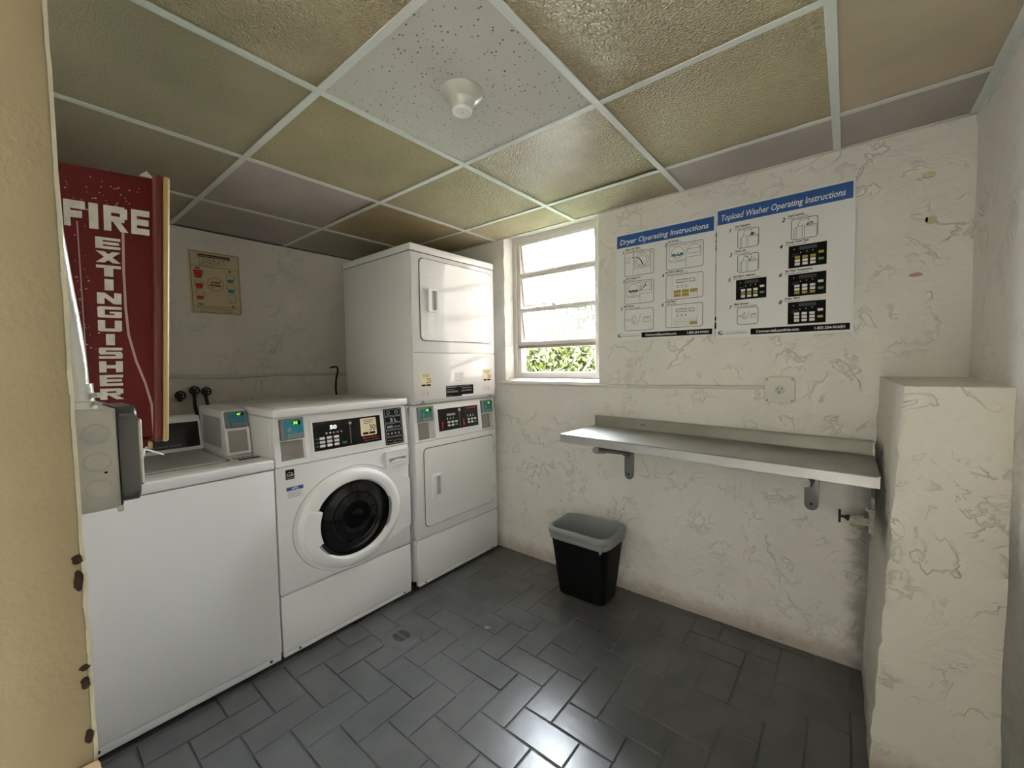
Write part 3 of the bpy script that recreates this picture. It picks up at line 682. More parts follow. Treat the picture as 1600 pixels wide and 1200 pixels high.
b.box(-.872, -.866, .024, .030, .0012, .0015); b.box(-.838, -.832, .024, .030, .0012, .0015); b.box(-.91, -.88, .03, .032, .0012, .0015); b.box(-.86, -.843, .03, .032, .0012, .0015)
b.build('strip_print', 'grey_print', cp, smooth=0)
reader(cp, SL, -1.433, -1.337, .112, .201, 'teal', '30'); slot(cp, SL, -1.437, -1.333, .018, .110)
b = B(SL); b.box(-1.437, -1.333, .106, .111, -.03, .004, bev=.001, seg=1); b.build('recess_bar', 'white_plastic', cp)
# detergent drawer pull
b = B(FR); b.slab([-.930, -.914, -.806, -.790], [.742, .756, .792, .832], [(-.914, -.806, .756, .792)], 0, .008); dd = b.build('detergent_drawer', 'white_plastic', t)
b = B(FR); b.prism([(-.914, .756), (-.806, .756), (-.806, .776), (-.86, .784), (-.914, .772)], .000, .006, bev=.002); b.build('drawer_pull', 'white_plastic', dd)
b = B(FR); b.box(-.914, -.806, .756, .792, -.0, .001); b.build('pull_shadow_gap', 'grey_side', dd)
# door: swollen surround, ring, dark glass, handle sector
CU, CV = -1.122, .552
out = []
for k in range(33):
    a = math.radians(95+170*k/32); out.append((CU-.0+.283*math.cos(a), CV-.004+.244*math.sin(a)))
for k in range(1, 9): a = math.radians(265+k*6); out.append((CU+.283*math.cos(a), CV-.004+.246*math.sin(a)))
out += [(Y1-.001, .404), (Y1-.001, .667)]
for k in range(8): a = math.radians(47+k*6); out.append((CU+.283*math.cos(a), CV+.244*math.sin(a)))
b = B(FR); cx_ = -1.122; b.prism([(cx_+(p[0]-cx_)*1.012, CV+(p[1]-CV)*1.014) if p[0] < -.95 else p for p in out], 0, .0012); b.build('door_gap', 'grey_side', t, smooth=0)
b = B(FR); b.prism(out, 0, .009, bev=.003, seg=3); sr = b.build('door', 'white_plastic', t)
b = B(FR); prof = [(.262, .008), (.258, .022), (.245, .034), (.225, .040), (.206, .037), (.199, .024), (.194, .006)]
b.lathe(prof, CU-.004, CV-.002, n=64, sv=.90); b.build('door_ring', 'white_plastic', sr)
b = B(FR); b.lathe([(.203, .030), (.198, .033), (.192, .026), (.190, .012)], CU, CV+.003, n=64, sv=1.02); b.build('glass_trim', 'reader', sr)
b = B(FR); b.lathe([(.196, .022), (.180, .018), (.160, .014), (.150, .018), (.120, .030), (.112, .026), (.075, .036), (.068, .033), (.03, .037), (.0001, .038)], CU, CV+.003, n=64, sv=1.02); b.build('door_glass', 'glass_dark', sr)
pts = []
for k in range(11): a = math.radians(156+47*k/10); pts.append((CU-.004+.247*math.cos(a), CV-.002+.235*math.sin(a)))
for k in range(11): a = math.radians(203-47*k/10); pts.append((CU-.004+.178*math.cos(a), CV+.178*math.sin(a)))
b = B(FR); b.prism(pts, .010, .043, bev=.003, seg=2); b.build('door_handle', 'white_plastic', sr)
b = B(FR); b.box(-1.425, -1.389, .796, .839, .0, .0008); en = b.build('efficiency_sticker', 'ink', t, label='small black square sticker')
b = B(FR); b.ring([(-1.407+.014*math.cos(PI*k/8), .812+.016*math.sin(PI*k/8)) for k in range(9)]+[(-1.421, .810), (-1.393, .810)], [(-1.407+.0125*math.cos(PI*k/8), .812+.0145*math.sin(PI*k/8)) for k in range(9)]+[(-1.4195, .811), (-1.3945, .811)], .0008, .0011)
for k in range(5):
    a = PI/2+2*PI*k/5; b.prism([(-1.400, .815), (-1.400+.007*math.cos(a-.25), .815+.007*math.sin(a-.25)), (-1.400+.007*math.cos(a+.25), .815+.007*math.sin(a+.25))], .0008, .0011)
text_into(b, 'energy', -1.419, .814, .006, fit=.014, w=.0012, shear=.3); text_into(b, 'ENERGY STAR', -1.423, .799, .005, fit=.032, w=.0012)
b.build('sticker_emblem', 'btn', en, smooth=0)
b = B(FR); b.box(-1.424, -1.353, .711, .762, .0, .0008); ns = b.build('notice_sticker', 'white_plastic', t)
b = B(FR); b.box(-1.424, -1.353, .746, .762, .0008, .0011); b.build('notice_band', 'blue', ns, smooth=0)
b = B(FR); text_into(b, 'NOTICE', -1.402, .7495, .009, fit=.028, w=.0013, bold=.03); b.build('notice_word', 'pale', ns, smooth=0)
b = B(FR)
for k in range(4): b.box(-1.420, -1.358-.008*(k % 2), .738-.007*k, .740-.007*k, .0008, .0011)
b.build('notice_lines', 'line_grey', ns, smooth=0)
feet(t, Y0, Y1, .53)

# ---------------- stacked dryers
Y0, Y1 = -.738, -.055
t = thing('stacked_dryer', 'tall white double-decker dryer stack, in the corner by the window', 'dryer', (.84, (Y0+Y1)/2, 0))
XB = .475
b = B(); b.box(XB, FX-.048, Y0+.002, Y1-.002, .03, 1.055, bev=.004); b.build('lower_cabinet', 'white', t)
b = B(); b.box(XB, FX-.010, Y0, Y1, 1.060, 1.912, bev=.004); b.build('upper_cabinet', 'white', t)
b = B(); b.box(XB, FX+.003, Y0-.002, Y1+.002, 1.915, 1.955, bev=.007, seg=3); b.build('top_cap', 'white', t)
b = B(); b.box(XB+.004, FX-.004, Y0+.003, Y1-.003, 1.910, 1.916); b.build('cap_gap', 'seam', t)
def dryer_door(v0, v1, h0, h1, name):
    u0, u1 = Y0+.055, Y1-.032
    b = B(FR); b.ring(rrect(u0, u1, v0, v1, .028, 6), rrect(u0+.0045, u1-.0045, v0+.0045, v1-.0045, .024, 6), 0, .0012); s = b.build('door_gap', 'seam', t)
    b = B(FR); b.rr(u0+.004, u1-.004, v0+.004, v1-.004, .025, -.004, .006, bev=.003, seg=6); d = b.build(name, 'white_gloss' if name == 'upper_door' else 'white_front', t)
    a0, a1 = -.632, -.562
    b = B(FR); b.ring(rrect(a0, a1, h0, h1, .010), rrect(a0+.024, a1-.006, h0+.010, h1-.010, .008), .005, .022); b.build('door_handle', 'white_plastic', d)
    b = B(FR); b.rr(a0+.024, a1-.006, h0+.010, h1-.010, .008, .0055, .0075); b.build('handle_recess', 'grey_side', d)
    for z in (v0+.09, v1-.09): b = B(FR); b.box(u1-.003, u1+.001, z-.028, z+.028, .0, .004); b.build('hinge', 'seam', d)
# upper section
b = B(FR); b.box(Y0+.001, Y1-.001, 1.352, 1.911, -.020, 0, bev=.005, seg=3); b.build('upper_front_panel', 'white_gloss', t)
b = B(Fr((0, 0, 0), (1, 0, 0), (0, 0, 1))); b.prism([(FX-.03, 1.060), (FX-.012, 1.062), (FX, 1.082), (FX, 1.346), (FX-.03, 1.346)], -Y1+.002, -Y0-.001, bev=.003, seg=2); up = b.build('upper_lower_panel', 'white_gloss', t)
dryer_door(1.418, 1.884, 1.584, 1.716, 'upper_door')
sticker(up, FR, -.693, -.608, 1.155, 1.239, '25'); sticker(up, FR, -.180, -.094, 1.167, 1.249, '26')
b = B(FR); b.box(-.500, -.268, 1.087, 1.154, 0, .0008); wl = b.build('warning_label', 'ink', up)
b = B(FR)
for (a, c, z, h) in ((-.495, -.41, 1.143, .006), (-.40, -.30, 1.146, .005), (-.495, -.43, 1.131, .005), (-.37, -.28, 1.133, .006), (-.495, -.40, 1.112, .012), (-.375, -.28, 1.115, .010), (-.495, -.45, 1.093, .003)):
    for k in range(max(1, int(h/.003))): b.box(a, c-.004*(k % 3), z+.003*k, z+.003*k+.0017, .0008, .0011)
b.build('label_text', 'line_grey', wl, smooth=0)
b = B(FR); b.box(-.37, -.272, 1.082, 1.095, .0008, .0011); b.build('label_patch', 'pale', wl, smooth=0)
b = B(FR); b.box(-.427, -.350, 1.160, 1.234, 0, .0006); dl = b.build('data_label', 'white_plastic', up)
b = B(FR)
for k in range(8): b.box(-.422, -.356-.006*(k % 3), 1.225-.0085*k, 1.2265-.0085*k, .0006, .0009)
b.build('label_text', 'line_grey', dl, smooth=0)
for a in (-.69, -.178):
    b = B(FR)
    for k in range(3): b.box(a+.002, a+.03+.006*(k % 2), 1.128-.009*k, 1.131-.009*k, 0, .0006)
    b.prism([(a+.042, 1.118), (a+.062, 1.118), (a+.052, 1.134)], 0, .0006); b.box(a+.040, a+.068, 1.108, 1.111, 0, .0006); b.build('caution_print', 'pink_print', up, smooth=0)
for a in (-.690, -.125):
    b = B(FR); b.prism([(a, 1.064), (a+.034, 1.064), (a+.017, 1.080)], -.004, .002, bev=.0008, seg=1); b.build('corner_bracket', 'steel', t)
# lower section
SD = slant(.846, 1.052, .020)
b = B(SD); b.slab([Y0+.002, -.710, -.584, -.190, -.078, Y1-.002], [0, .010, .198, .206], [(-.710, -.584, .010, .198), (-.190, -.078, .010, .198)], -.044, 0); cp = b.build('control_panel', 'white_plastic', t)
b = B(SD); b.box(Y0+.003, Y1-.003, 0, .204, -.050, -.040); b.build('panel_backing', 'white_plastic', cp)
for a, c in ((-.710, -.604), (-.186, -.082)):
    reader(cp, SD, a+.003, c, .112, .194, 'green_face', '0'); b = B(SD); b.box(a, c+.016, .106, .111, -.03, .003); b.build('recess_bar', 'white_plastic', cp)
    b = B(SD); b.box(a+.010, c-.012, .012, .106, -.03, -.022); b.build('coin_recess_plate', 'plate_steel', cp)
b = B(SD); b.ring(rrect(-.570, -.213, .030, .180, .006), rrect(-.560, -.222, .040, .172, .002), 0, .003); b.build('display_bezel', 'white_plastic', cp)
b = B(SD); b.rr(-.560, -.222, .040, .172, .002, 0, .001); b.build('display', 'black_gloss', cp)
keypad(cp, SD, -.488, .062, 3, 2, .031, .019, .022, .012, green=(2, 0)); keypad(cp, SD, -.318, .062, 3, 2, .029, .019, .020, .012, green=(2, 0))
for a in (-.426, -.260): b = B(SD); b.rr(a, a+.022, .062, .074, .002, .0006, .002); b.build('start_key', 'green_btn', cp)
for a, up_ in ((-.528, 1), (-.352, -1)):
    b = B(SD); cz = .075
    P = [(-.004, -.022), (.004, -.022), (.004, .008), (.009, .008), (0, .024), (-.009, .008), (-.004, .008)]
    b.prism([(a+p[0], cz+up_*p[1]) for p in P], .001, .0014); b.build('arrow_print', 'red_print', cp, smooth=0)
b = B(SD); b.disc(-.385, .155, .010, .010, .001, .005, 16, bev=.001); b.build('key_lock', 'steel', cp)
b = B(SD); b.box(-.386, -.384, .050, .143, .001, .0014); b.build('divider_line', 'grey_print', cp, smooth=0)
b = B(SD)
for a in (-.490, -.318):
    for k in range(3): b.rr(a+.024*k, a+.008+.024*k, .103, .116, .002, .001, .0014)
b.box(-.488, -.42, .126, .139, .001, .0012); b.build('display_print', 'grey_print', cp, smooth=0, kind='stuff')
b = B(SD); text_into(b, 'Speed Queen', -.318, .156, .009, fit=.082, w=.0016, bold=.04, shear=.2); b.build('panel_lettering', 'red_print', cp, smooth=0)
b = B(FR); b.box(Y0+.001, Y1-.001, .288, .842, -.060, 0, bev=.005, seg=3); b.build('lower_front_panel', 'white_front', t)
dryer_door(.346, .806, .510, .642, 'lower_door')
b = B(FR); b.box(Y0+.002, Y1-.002, .040, .282, -.060, 0, bev=.005, seg=3); b.build('base_panel', 'white_front', t)
b = B(FR); b.box(Y0+.004, Y1-.004, .018, .039, -.03, -.003, bev=.002); kk = b.build('kick_strip', 'white_front', t)
for y in (Y0+.05, Y1-.06): b = B(FR); b.disc(y, .029, .005, .005, -.003, -.001, 10); b.build('screw', 'seam', kk)
feet(t, Y0, Y1, XB)

# ================================================================== STEEL SHELF AND BRACKETS
SX0, SX1 = 1.922, 3.136
zl = lambda x: .921-.026*(x-SX0)/(SX1-SX0)
t = thing('steel_shelf', 'long stainless steel folding shelf on the window wall', 'shelf', (2.53, -.2, .90))
prof = [(-.400, -.040), (-.4015, -.004), (-.398, 0), (-.032, .000), (-.026, .006), (-.022, .050), (-.016, .056), (-.008, .056), (-.008, .050), (-.014, .048), (-.018, -.004), (-.394, -.005), (-.396, -.040)]
b = B(); L0 = []; L1 = []; n = len(prof); stn = []
for k in range(13):
    x = SX0+(SX1-SX0)*k/12; stn.append([b.bm.verts.new((x, y, zl(x)+z+(nz(x, 0, 0, 9, .002) if z < -.03 else 0))) for y, z in prof])
for a, c in zip(stn, stn[1:]):
    for i in range(n): b.bm.faces.new([a[i], a[(i+1) % n], c[(i+1) % n], c[i]])
b.bm.faces.new(stn[0]); b.bm.faces.new(stn[-1])
b.build('shelf_top', 'steel', t, smooth=40)
b = B()
for x in (SX0+.001, SX1-.003):
    for (y0, y1, z0, z1) in ((-.400, -.36, -.04, 0), (-.36, -.03, -.016, 0), (-.03, -.012, -.016, .054)): b.box(x-.0015, x+.0035, y0, y1, zl(x)+z0, zl(x)+z1)
b.build('end_flange', 'steel', t)
b = B(Fr((0, -.025, 0), (1, 0, 0), (0, 0, 1)))
for k in range(7): a = k*.9; b.line(2.205+.012*math.cos(a*2), zl(2.2)+.026+.005*math.sin(a*3), 2.205+.012*math.cos(a*2+1.6), zl(2.2)+.026+.005*math.sin(a*3+2), .0012)
b.build('scribble_mark', 'ink_soft', t, smooth=0)
for bx, lab in ((2.120, 'folding shelf bracket at the window end of the steel shelf'), (2.938, 'folding shelf bracket at the pier end of the steel shelf')):
    z = zl(bx); t = thing('shelf_bracket', lab, 'bracket', (bx, 0, .63), 'brackets under the steel shelf')
    F = Fr((bx, -.006, 0), (1, 0, 0), (0, 0, 1))
    pp = [(-.025, z-.012), (-.025, .660)]+[(.025*math.cos(math.radians(a)), .660+.028*math.sin(math.radians(a))) for a in range(180, 361, 20)]+[(.025, z-.012)]
    b = B(F); b.prism(pp, 0, .010, bev=.002); b.build('wall_plate', 'bracket', t)
    b = B(F); b.disc(0, .660, .006, .006, .0095, .0112, 12); b.build('bolt_hole', 'seam', t)
    b = B(); b.box(bx-.004, bx+.004, -.12, -.006, z-.105, z-.045); b.prism([(-.20, z-.10), (-.12, z-.125), (-.01, z-.17), (-.01, z-.09), (-.20, z-.05)], bx-.004, bx+.004, fr=Fr((0, 0, 0), (0, 1, 0), (0, 0, 1))); b.build('gusset', 'bracket', t)
    b = B(); b.tube([(bx, -.012, z-.140), (bx, -.31, z-.074)], .0115, 14); b.build('support_arm', 'bracket', t)
    b = B(); b.tube([(bx, -.31, z-.074), (bx, -.400, z-.056)], .0165, 14); b.build('arm_sleeve', 'bracket', t)
    b = B(); b.box(bx-.012, bx+.012, -.36, -.20, z-.066, z-.006, bev=.002); b.build('arm_channel', 'bracket', t)

# ================================================================== WASTE BIN
bx, by = 1.945, -.178
t = thing('waste_bin', 'black plastic waste bin with a grey liner, against the window wall', 'bin', (bx, by, 0))
def loop(z, hx, hy, r, n=8, dx=0, dy=0): return [(bx+dx+p[0], by+dy+p[1], z) for p in rrect(-hx, hx, -hy, hy, r, n)]
def skin(b, loops, cap0=False, cap1=False):
    rg = [[b.bm.verts.new(p) for p in L] for L in loops]; n = len(rg[0])
    for a, c in zip(rg, rg[1:]):
        for i in range(n): b.bm.faces.new([a[i], a[(i+1) % n], c[(i+1) % n], c[i]])
    if cap0: b.bm.faces.new(rg[0][::-1])
    if cap1: b.bm.faces.new(rg[-1])
    return b
hb, ht = (.138, .092), (.178, .128)
bl = lambda f: (hb[0]+(ht[0]-hb[0])*f, hb[1]+(ht[1]-hb[1])*f)
b = B(); Ls = [loop(0, hb[0]-.012, hb[1]-.012, .035), loop(.008, *hb, .042)]
for f in (.25, .5, .75, .97, 1.0): Ls.append(loop(.372*f, *bl(f), .042+.01*f))
Ls.append(loop(.374, ht[0]-.005, ht[1]-.005, .048))
for f in (.75, .5, .2, .03): h = bl(f); Ls.append(loop(.372*f+.004, h[0]-.005, h[1]-.005, .045))
skin(b, Ls, True, True); b.build('bin_body', 'bin', t, smooth=50)
b = B(); rnd = lambda p, a: (p[0]+nz(*p, 30, a), p[1]+nz(p[2], p[0], p[1], 34, a), p[2]+nz(p[1]*2, p[0], 3, 16, a))
Ls = []
for z, g, a in ((.318, .0045, .004), (.322, .008, .004), (.335, .0075, .003), (.341, .004, .003), (.346, .009, .004), (.368, .008, .004), (.382, .005, .003), (.384, -.004, .004), (.378, -.010, .005), (.33, -.020, .008), (.25, -.032, .016), (.16, -.046, .02), (.07, -.06, .02)):
    h = bl(z/.372); Ls.append([rnd(p, a) for p in loop(z, h[0]+g, h[1]+g, .05, 12)])
skin(b, Ls, False, True); b.build('liner', 'liner', t, smooth=80)
b = B(); b.tube([(bx+.150, by-.128, .350), (bx+.158, by-.136, .340), (bx+.156, by-.137, .318), (bx+.148, by-.134, .308), (bx+.146, by-.132, .322), (bx+.152, by-.130, .342)], .0045, 8); b.build('liner_knot', 'liner', t)

# ================================================================== WALL OUTLET, CONDUIT, DETECTOR, DRAIN
t = thing('wall_outlet', 'square cream metal outlet box with a single socket above the shelf', 'outlet', (2.82, 0, 1.147))
F0 = Fr((0, 0, 0), (1, 0, 0), (0, 0, 1))
b = B(F0); b.rr(2.768, 2.872, 1.096, 1.198, .010, 0, .036, bev=.002); b.build('outlet_box', 'conduit', t)
b = B(F0); b.rr(2.764, 2.876, 1.092, 1.202, .012, .036, .041, bev=.0015); b.build('cover_plate', 'conduit', t)
b = B(F0); b.disc(2.820, 1.147, .018, .018, .041, .044, 28, bev=.001); so_ = b.build('socket', 'pvc', t)
b = B(F0); b.box(2.8115, 2.8135, 1.147, 1.157, .044, .0445); b.box(2.8265, 2.8285, 1.146, 1.158, .044, .0445); b.disc(2.820, 1.138, .0032, .0032, .044, .0445, 10); b.build('socket_holes', 'ink', so_)
for x, z in ((2.774, 1.192), (2.866, 1.192), (2.774, 1.101), (2.866, 1.101)): b = B(F0); b.disc(x, z, .004, .004, .041, .0425, 10); b.build('screw', 'bracket', t)
b = B(); b.tube([(1.175, -.010, 1.150), (1.60, -.011, 1.149), (2.10, -.011, 1.146), (2.45, -.012, 1.151), (2.765, -.012, 1.155)], .0085, 10)
c = b.build('electrical_conduit', 'conduit', base=(2, 0, 1.149), label='thin painted conduit running from under the window to the outlet', category='conduit')
b = B(); b.box(2.095, 2.115, -.022, 0, 1.135, 1.160, bev=.003); b.build('conduit_clip', 'conduit', c)

t = thing('smoke_detector', 'round off-white smoke detector on the speckled ceiling tile', 'detector', (2.105, -1.230, 2.1225))
FD = Fr((2.105, -1.230, 2.1225), (1, 0, 0), (0, -1, 0))   # w points down
b = B(FD); b.lathe([(.0001, 0), (.066, 0), (.067, .004), (.060, .013), (.048, .022), (.040, .028)], 0, 0, 48); b.build('detector_base', 'pvc', t)
b = B(FD); b.lathe([(.041, .024), (.040, .032), (.034, .048), (.028, .053)], 0, 0, 48); b.build('detector_head', 'pvc', t)
b = B(FD); b.lathe([(.0275, .050), (.031, .054), (.031, .059), (.028, .062), (.023, .062), (.021, .060), (.0001, .060)], 0, 0, 48); h_ = b.build('sensor_ring', 'pvc_white', t)
b = B(FD); b.disc(0, 0, .0018, .0018, .060, .0606, 10); b.build('sensor_dot', 'ink', h_)
for a0 in (.9, 1.1): pass

t = thing('floor_drain', 'small round floor drain with a slotted grate in front of the front-loading washer', 'drain', (DR[0], DR[1], 0))
FDn = Fr((DR[0], DR[1], 0), (1, 0, 0), (0, 1, 0))
b = B(FDn); b.lathe([(.092, -.002), (.080, .0020), (.058, .0036), (.048, .0040), (.0001, .0040)], 0, 0, 40); b.build('drain_collar', 'floor', t)
for s_ in (-1, 1):
    for k in range(7):
        x = -.033+.011*k; L = .032-.006*abs(k-3)*(.5); b = B(FDn); b.box(x-.0030, x+.0030, (.005 if s_ > 0 else -.005-L), (.005+L if s_ > 0 else -.005), .0018, .0046); b.build('drain_slot', 'black', t)

# shut-off valve by the pier
t = thing('shutoff_valve', 'old painted shut-off valve with a rusty handle, under the pier end of the shelf', 'valve', (3.10, -.075, .655))
yv = -.075
b = B(); b.tube([(3.142, yv, .60), (3.142, yv, .700)], .020, 14); b.tube([(3.142, yv, .700), (3.142, yv, .74)], .015, 14); b.tube([(3.142, yv, .642), (3.142, -.0, .642)], .016, 12); b.build('tee_pipe', 'valve', t)
b = B(); b.tube([(3.142, yv, .686), (3.142, yv, .697)], .030, 8); b.build('union_nut', 'valve', t)
b = B(); b.tube([(3.13, yv, .640), (3.105, yv, .640), (3.104, yv, .644), (3.085, yv, .645), (3.084, yv, .644), (3.062, yv, .645)], [.015, .015, .018, .018, .014, .011], 12); b.build('valve_body', 'valve', t)
b = B(); b.tube([(3.082, yv, .640), (3.082, yv-.010, .622)], [.010, .012], 10); b.tube([(3.082, yv-.010, .622), (3.080, yv-.012, .614)], [.016, .014], 12); b.build('drain_cap', 'valve', t)
b = B(); b.tube([(3.064, yv, .645), (3.058, yv, .646), (3.048, yv, .647), (3.036, yv, .648)], [.012, .012, .005, .005], 10); b.build('stem', 'rust', t)
b = B(Fr((3.034, 0, 0), (0, 1, 0), (0, 0, 1))); b.rr(yv-.026, yv+.026, .627, .670, .008, -.004, .004, bev=.0015); b.build('handle', 'rust', t)
t = thing('grey_pipe', 'short dark pipe stub rising from the valve behind the shelf', 'pipe', (3.118, -.05, .74))
b = B(); b.tube([(3.142, yv, .741), (3.138, -.05, .80), (3.136, -.03, .86)], .013, 12); b.build('pipe', 'bracket', t)

# plumbing behind the washers
t = thing('water_valves', 'cluster of dark hose valves on the wall behind the washers', 'valve', (.04, -1.46, 1.10))
for k, (y, z) in enumerate(((-1.530, 1.130), (-1.462, 1.155), (-1.405, 1.145))):
    b = B(); b.tube([(0, y, z), (.05, y, z)], .011, 10); b.tube([(.045, y, z+.012), (.045, y, z-.035)], [.012, .010], 10); b.build('spigot', 'black_iron', t)
    b = B(Fr((.055, y, z), (0, 1, 0), (0, 0, 1)))
    b.ring([(.026*math.cos(2*PI*q/20)*(1+.08*(q % 2)), .026*math.sin(2*PI*q/20)*(1+.08*(q % 2))) for q in range(20)], [(.018*math.cos(2*PI*q/20), .018*math.sin(2*PI*q/20)) for q in range(20)], 0, .008)
    for q in range(3): b.line(.022*math.cos(q*PI/3), .022*math.sin(q*PI/3), -.022*math.cos(q*PI/3), -.022*math.sin(q*PI/3), .006, 0, .006)
    b.build('hand_wheel', 'black_iron', t)
for k, (pts, lab) in enumerate((([(.045, -1.462, 1.12), (.05, -1.460, 1.05), (.06, -1.445, .95), (.12, -1.43, .85), (.28, -1.44, .70), (.40, -1.46, .62)], 'dark water hose under the middle valve behind the washers'),
                 ([(.045, -1.405, 1.11), (.05, -1.395, 1.05), (.07, -1.37, .97), (.14, -1.33, .85), (.30, -1.3, .66), (.50, -1.28, .60)], 'dark water hose under the right-hand valve behind the washers'))):
    b = B(); b.tube(smooth_path(pts, 4), .009, 8); b.build('water_hose', 'black_iron', base=pts[0], label=lab, category='hose', group='hoses behind the washers')
b = B(); b.tube([(.012, -2.1, 1.268), (.013, -1.5, 1.238), (.012, -1.25, 1.226), (.013, -1.0, 1.236), (.012, -.4, 1.225)], .011, 8)
b.build('wall_pipe', 'conduit', base=(.01, -1.2, 1.23), label='painted pipe running along the wall behind the machines', category='pipe')
b = B(); b.tube(smooth_path([(.0, -.60, 1.275), (.10, -.61, 1.28), (.17, -.635, 1.255), (.19, -.66, 1.19), (.19, -.665, 1.12), (.17, -.65, 1.04), (.10, -.64, .98), (.0, -.64, .95)]), .006, 8)
b.build('power_cord', 'black', base=(.17, -.66, 1.1), label='black power cord looping out from behind the stacked dryer', category='cord')

# ================================================================== FIRE EXTINGUISHER CABINET
t = thing('fire_extinguisher_cabinet', 'red fire extinguisher cabinet with white block lettering', 'cabinet', (1.62, YN, 1.12))
ya, yb = YN+.002, -1.925; za, zb = 1.117, 1.722
b = B(Fr((0, 0, 0), (1, 0, 0), (0, 1, 0)))
b.prism([(1.50, ya), (1.742, ya), (1.800, yb), (1.44, yb)], za+.002, zb, bev=.010, seg=3); b.build('cabinet_body', 'red_box', t)
sl = Vector((1.800-1.742, yb-ya, 0)); FS = Fr((1.742, ya, 0), sl, (0, 0, 1)); UL = sl.length
k_ = UL/(yb-ya); U = lambda y: (y-ya)*k_
def crooked(root):
    for o in root.children:
        for v in o.data.vertices:
            y = v.co.y+YN; z = v.co.z+1.12; v.co.y += (z-1.42)*.045*max(0, min(1.15, (y-ya)/(yb-ya)))
for ch, a_, c_ in (('F', -2.073, -2.043), ('I', -2.038, -2.0245), ('R', -2.0165, -1.981), ('E', -1.975, -1.946)):
    b = B(FS); G_ = [[(0, 0), (1, 0), (1, 1), (0, 1)]] if ch == 'I' else glyph(ch, .31)
    for k, q in enumerate(G_): b.prism([(U(a_)+p[0]*(U(c_)-U(a_)), 1.588+p[1]*.055) for p in q], .0004, .0012+k*.00006)
    b.build('letter_'+ch.lower(), 'letter', t, smooth=0)
z = 1.572
for ch in 'EXTINGUISHER':
    b = B(FS)
    for k, q in enumerate(glyph(ch, .30)): b.prism([(U(-2.030)+p[0]*.039, z-.0245+p[1]*.0245) for p in q], .0004, .0012+k*.00006)
    b.build('letter_'+ch.lower(), 'letter', t, smooth=0); z -= .0302
b = B(FS); P = [(-1.988, 1.60), (-1.988, 1.50), (-1.986, 1.42), (-1.982, 1.36), (-1.970, 1.30), (-1.955, 1.25), (-1.944, 1.20), (-1.940, 1.13)]
for a, c in zip(P, P[1:]): b.line(U(a[0]), a[1], U(c[0]), c[1], .0045, .0004, .0008)
b.build('scratch', 'scuff', t, smooth=0)
b = B(FS); b.line(U(-2.055), 1.60, U(-2.048), 1.22, .002, .0004, .0007)
for k in range(70):
    a = random.gauss(0, 1); y = -2.02+random.gauss(0, .03) if k < 40 else -2.05+random.gauss(0, .012); zz_ = 1.665+random.gauss(0, .022) if k < 40 else random.uniform(1.3, 1.6); r_ = random.uniform(.0006, .0022)
    if -2.12 < y < -1.95: b.disc(U(y), zz_, r_, r_*.8, .0004, .0007, 7)
b.build('paint_specks', 'scuff', t, smooth=0)
b = B(); yc0, yc1 = -1.942, -1.914
b.box(1.432, 1.812, yc0, yc0+.0165, za-.004, zb+.006, bev=.006, seg=3); b.build('cover_frame', 'red_edge', t)
b = B(); b.box(1.430, 1.814, yc0+.0165, yc1, za-.006, zb+.006, bev=.007, seg=3); b.build('clear_cover', 'yellowed', t)
b = B(); b.prism([(-1.962, zb), (-1.936, zb), (-1.950, zb+.014)], 1.78, 1.79, fr=Fr((0, 0, 0), (0, 1, 0), (0, 0, 1))); b.build('torn_corner', 'letter', t)
b = B(); b.box(1.765, 1.80, -1.972, -1.952, za-.014, za+.004, bev=.002); b.build('latch', 'red_box', t)
b = B(); b.box(1.775, 1.80, -1.953, -1.943, za-.020, za-.002, bev=.003); b.build('latch_tab', 'yellowed', t)
b = B(); b.tube([(1.795, -1.972, 1.108), (1.800, -1.966, 1.098), (1.800, -1.958, 1.097), (1.795, -1.955, 1.104)], .0022, 6)
b.tube([(1.800, -1.962, 1.099), (1.800, -1.945, 1.092), (1.800, -1.922, 1.080)], .0018, 6); b.tube([(1.800, -1.958, 1.098), (1.800, -1.962, 1.08), (1.800, -1.968, 1.055)], .0024, 6)
b.build('zip_tie', 'pvc_white', t); crooked(t)

# ================================================================== SWITCH BOX AND CONDUIT ON THE NEAR WALL
t = thing('junction_box', 'metal junction box with three knockouts in the near wall corner', 'electrical box', (2.40, YN, 1.13))
x1 = 2.450; b = B(); b.box(2.345, x1, YN+.001, -2.0925, 1.1335, 1.2400, bev=.003, seg=2); b.build('box_body', 'galv', t)
FJ = Fr((x1, 0, 0), (0, 1, 0), (0, 0, 1))
for z in (1.2140, 1.1855, 1.1570):
    b = B(FJ); b.lathe([(.0001, .0010), (.0086, .0014), (.0100, .0006), (.0106, -.0008), (.0116, .0003), (.0124, .0001)], -2.1095, z, 28, sv=.92); b.build('knockout', 'galv', t)
b = B(FJ); b.disc(-2.1035, 1.1735, .0014, .0011, 0, .0003, 12); b.build('screw_hole', 'ink', t)
b = B(FJ); b.disc(-2.1035, 1.2015, .0018, .0015, -.001, .0006, 12); b.build('dimple', 'galv', t)
b = B(Fr((0, 0, 0), (1, 0, 0), (0, 0, 1))); b.rr(2.342, x1+.0015, 1.134, 1.2415, .010, 2.0925, 2.0915, seg=4)
b.rr(2.344, x1-.001, 1.137, 1.240, .012, 2.0765, 2.0925, bev=.0035, seg=5); b.build('cover', 'dark_metal', t)
b = B(Fr((0, 0, 0), (1, 0, 0), (0, 0, 1))); b.rr(2.352, x1-.006, 1.152, 1.226, .004, 2.0725, 2.0770, bev=.001); b.build('switch_plate', 'galv', t)
b = B(); b.box(2.395, 2.408, -2.0735, -2.069, 1.160, 1.176, bev=.002); b.build('switch_toggle', 'pvc_white', t)
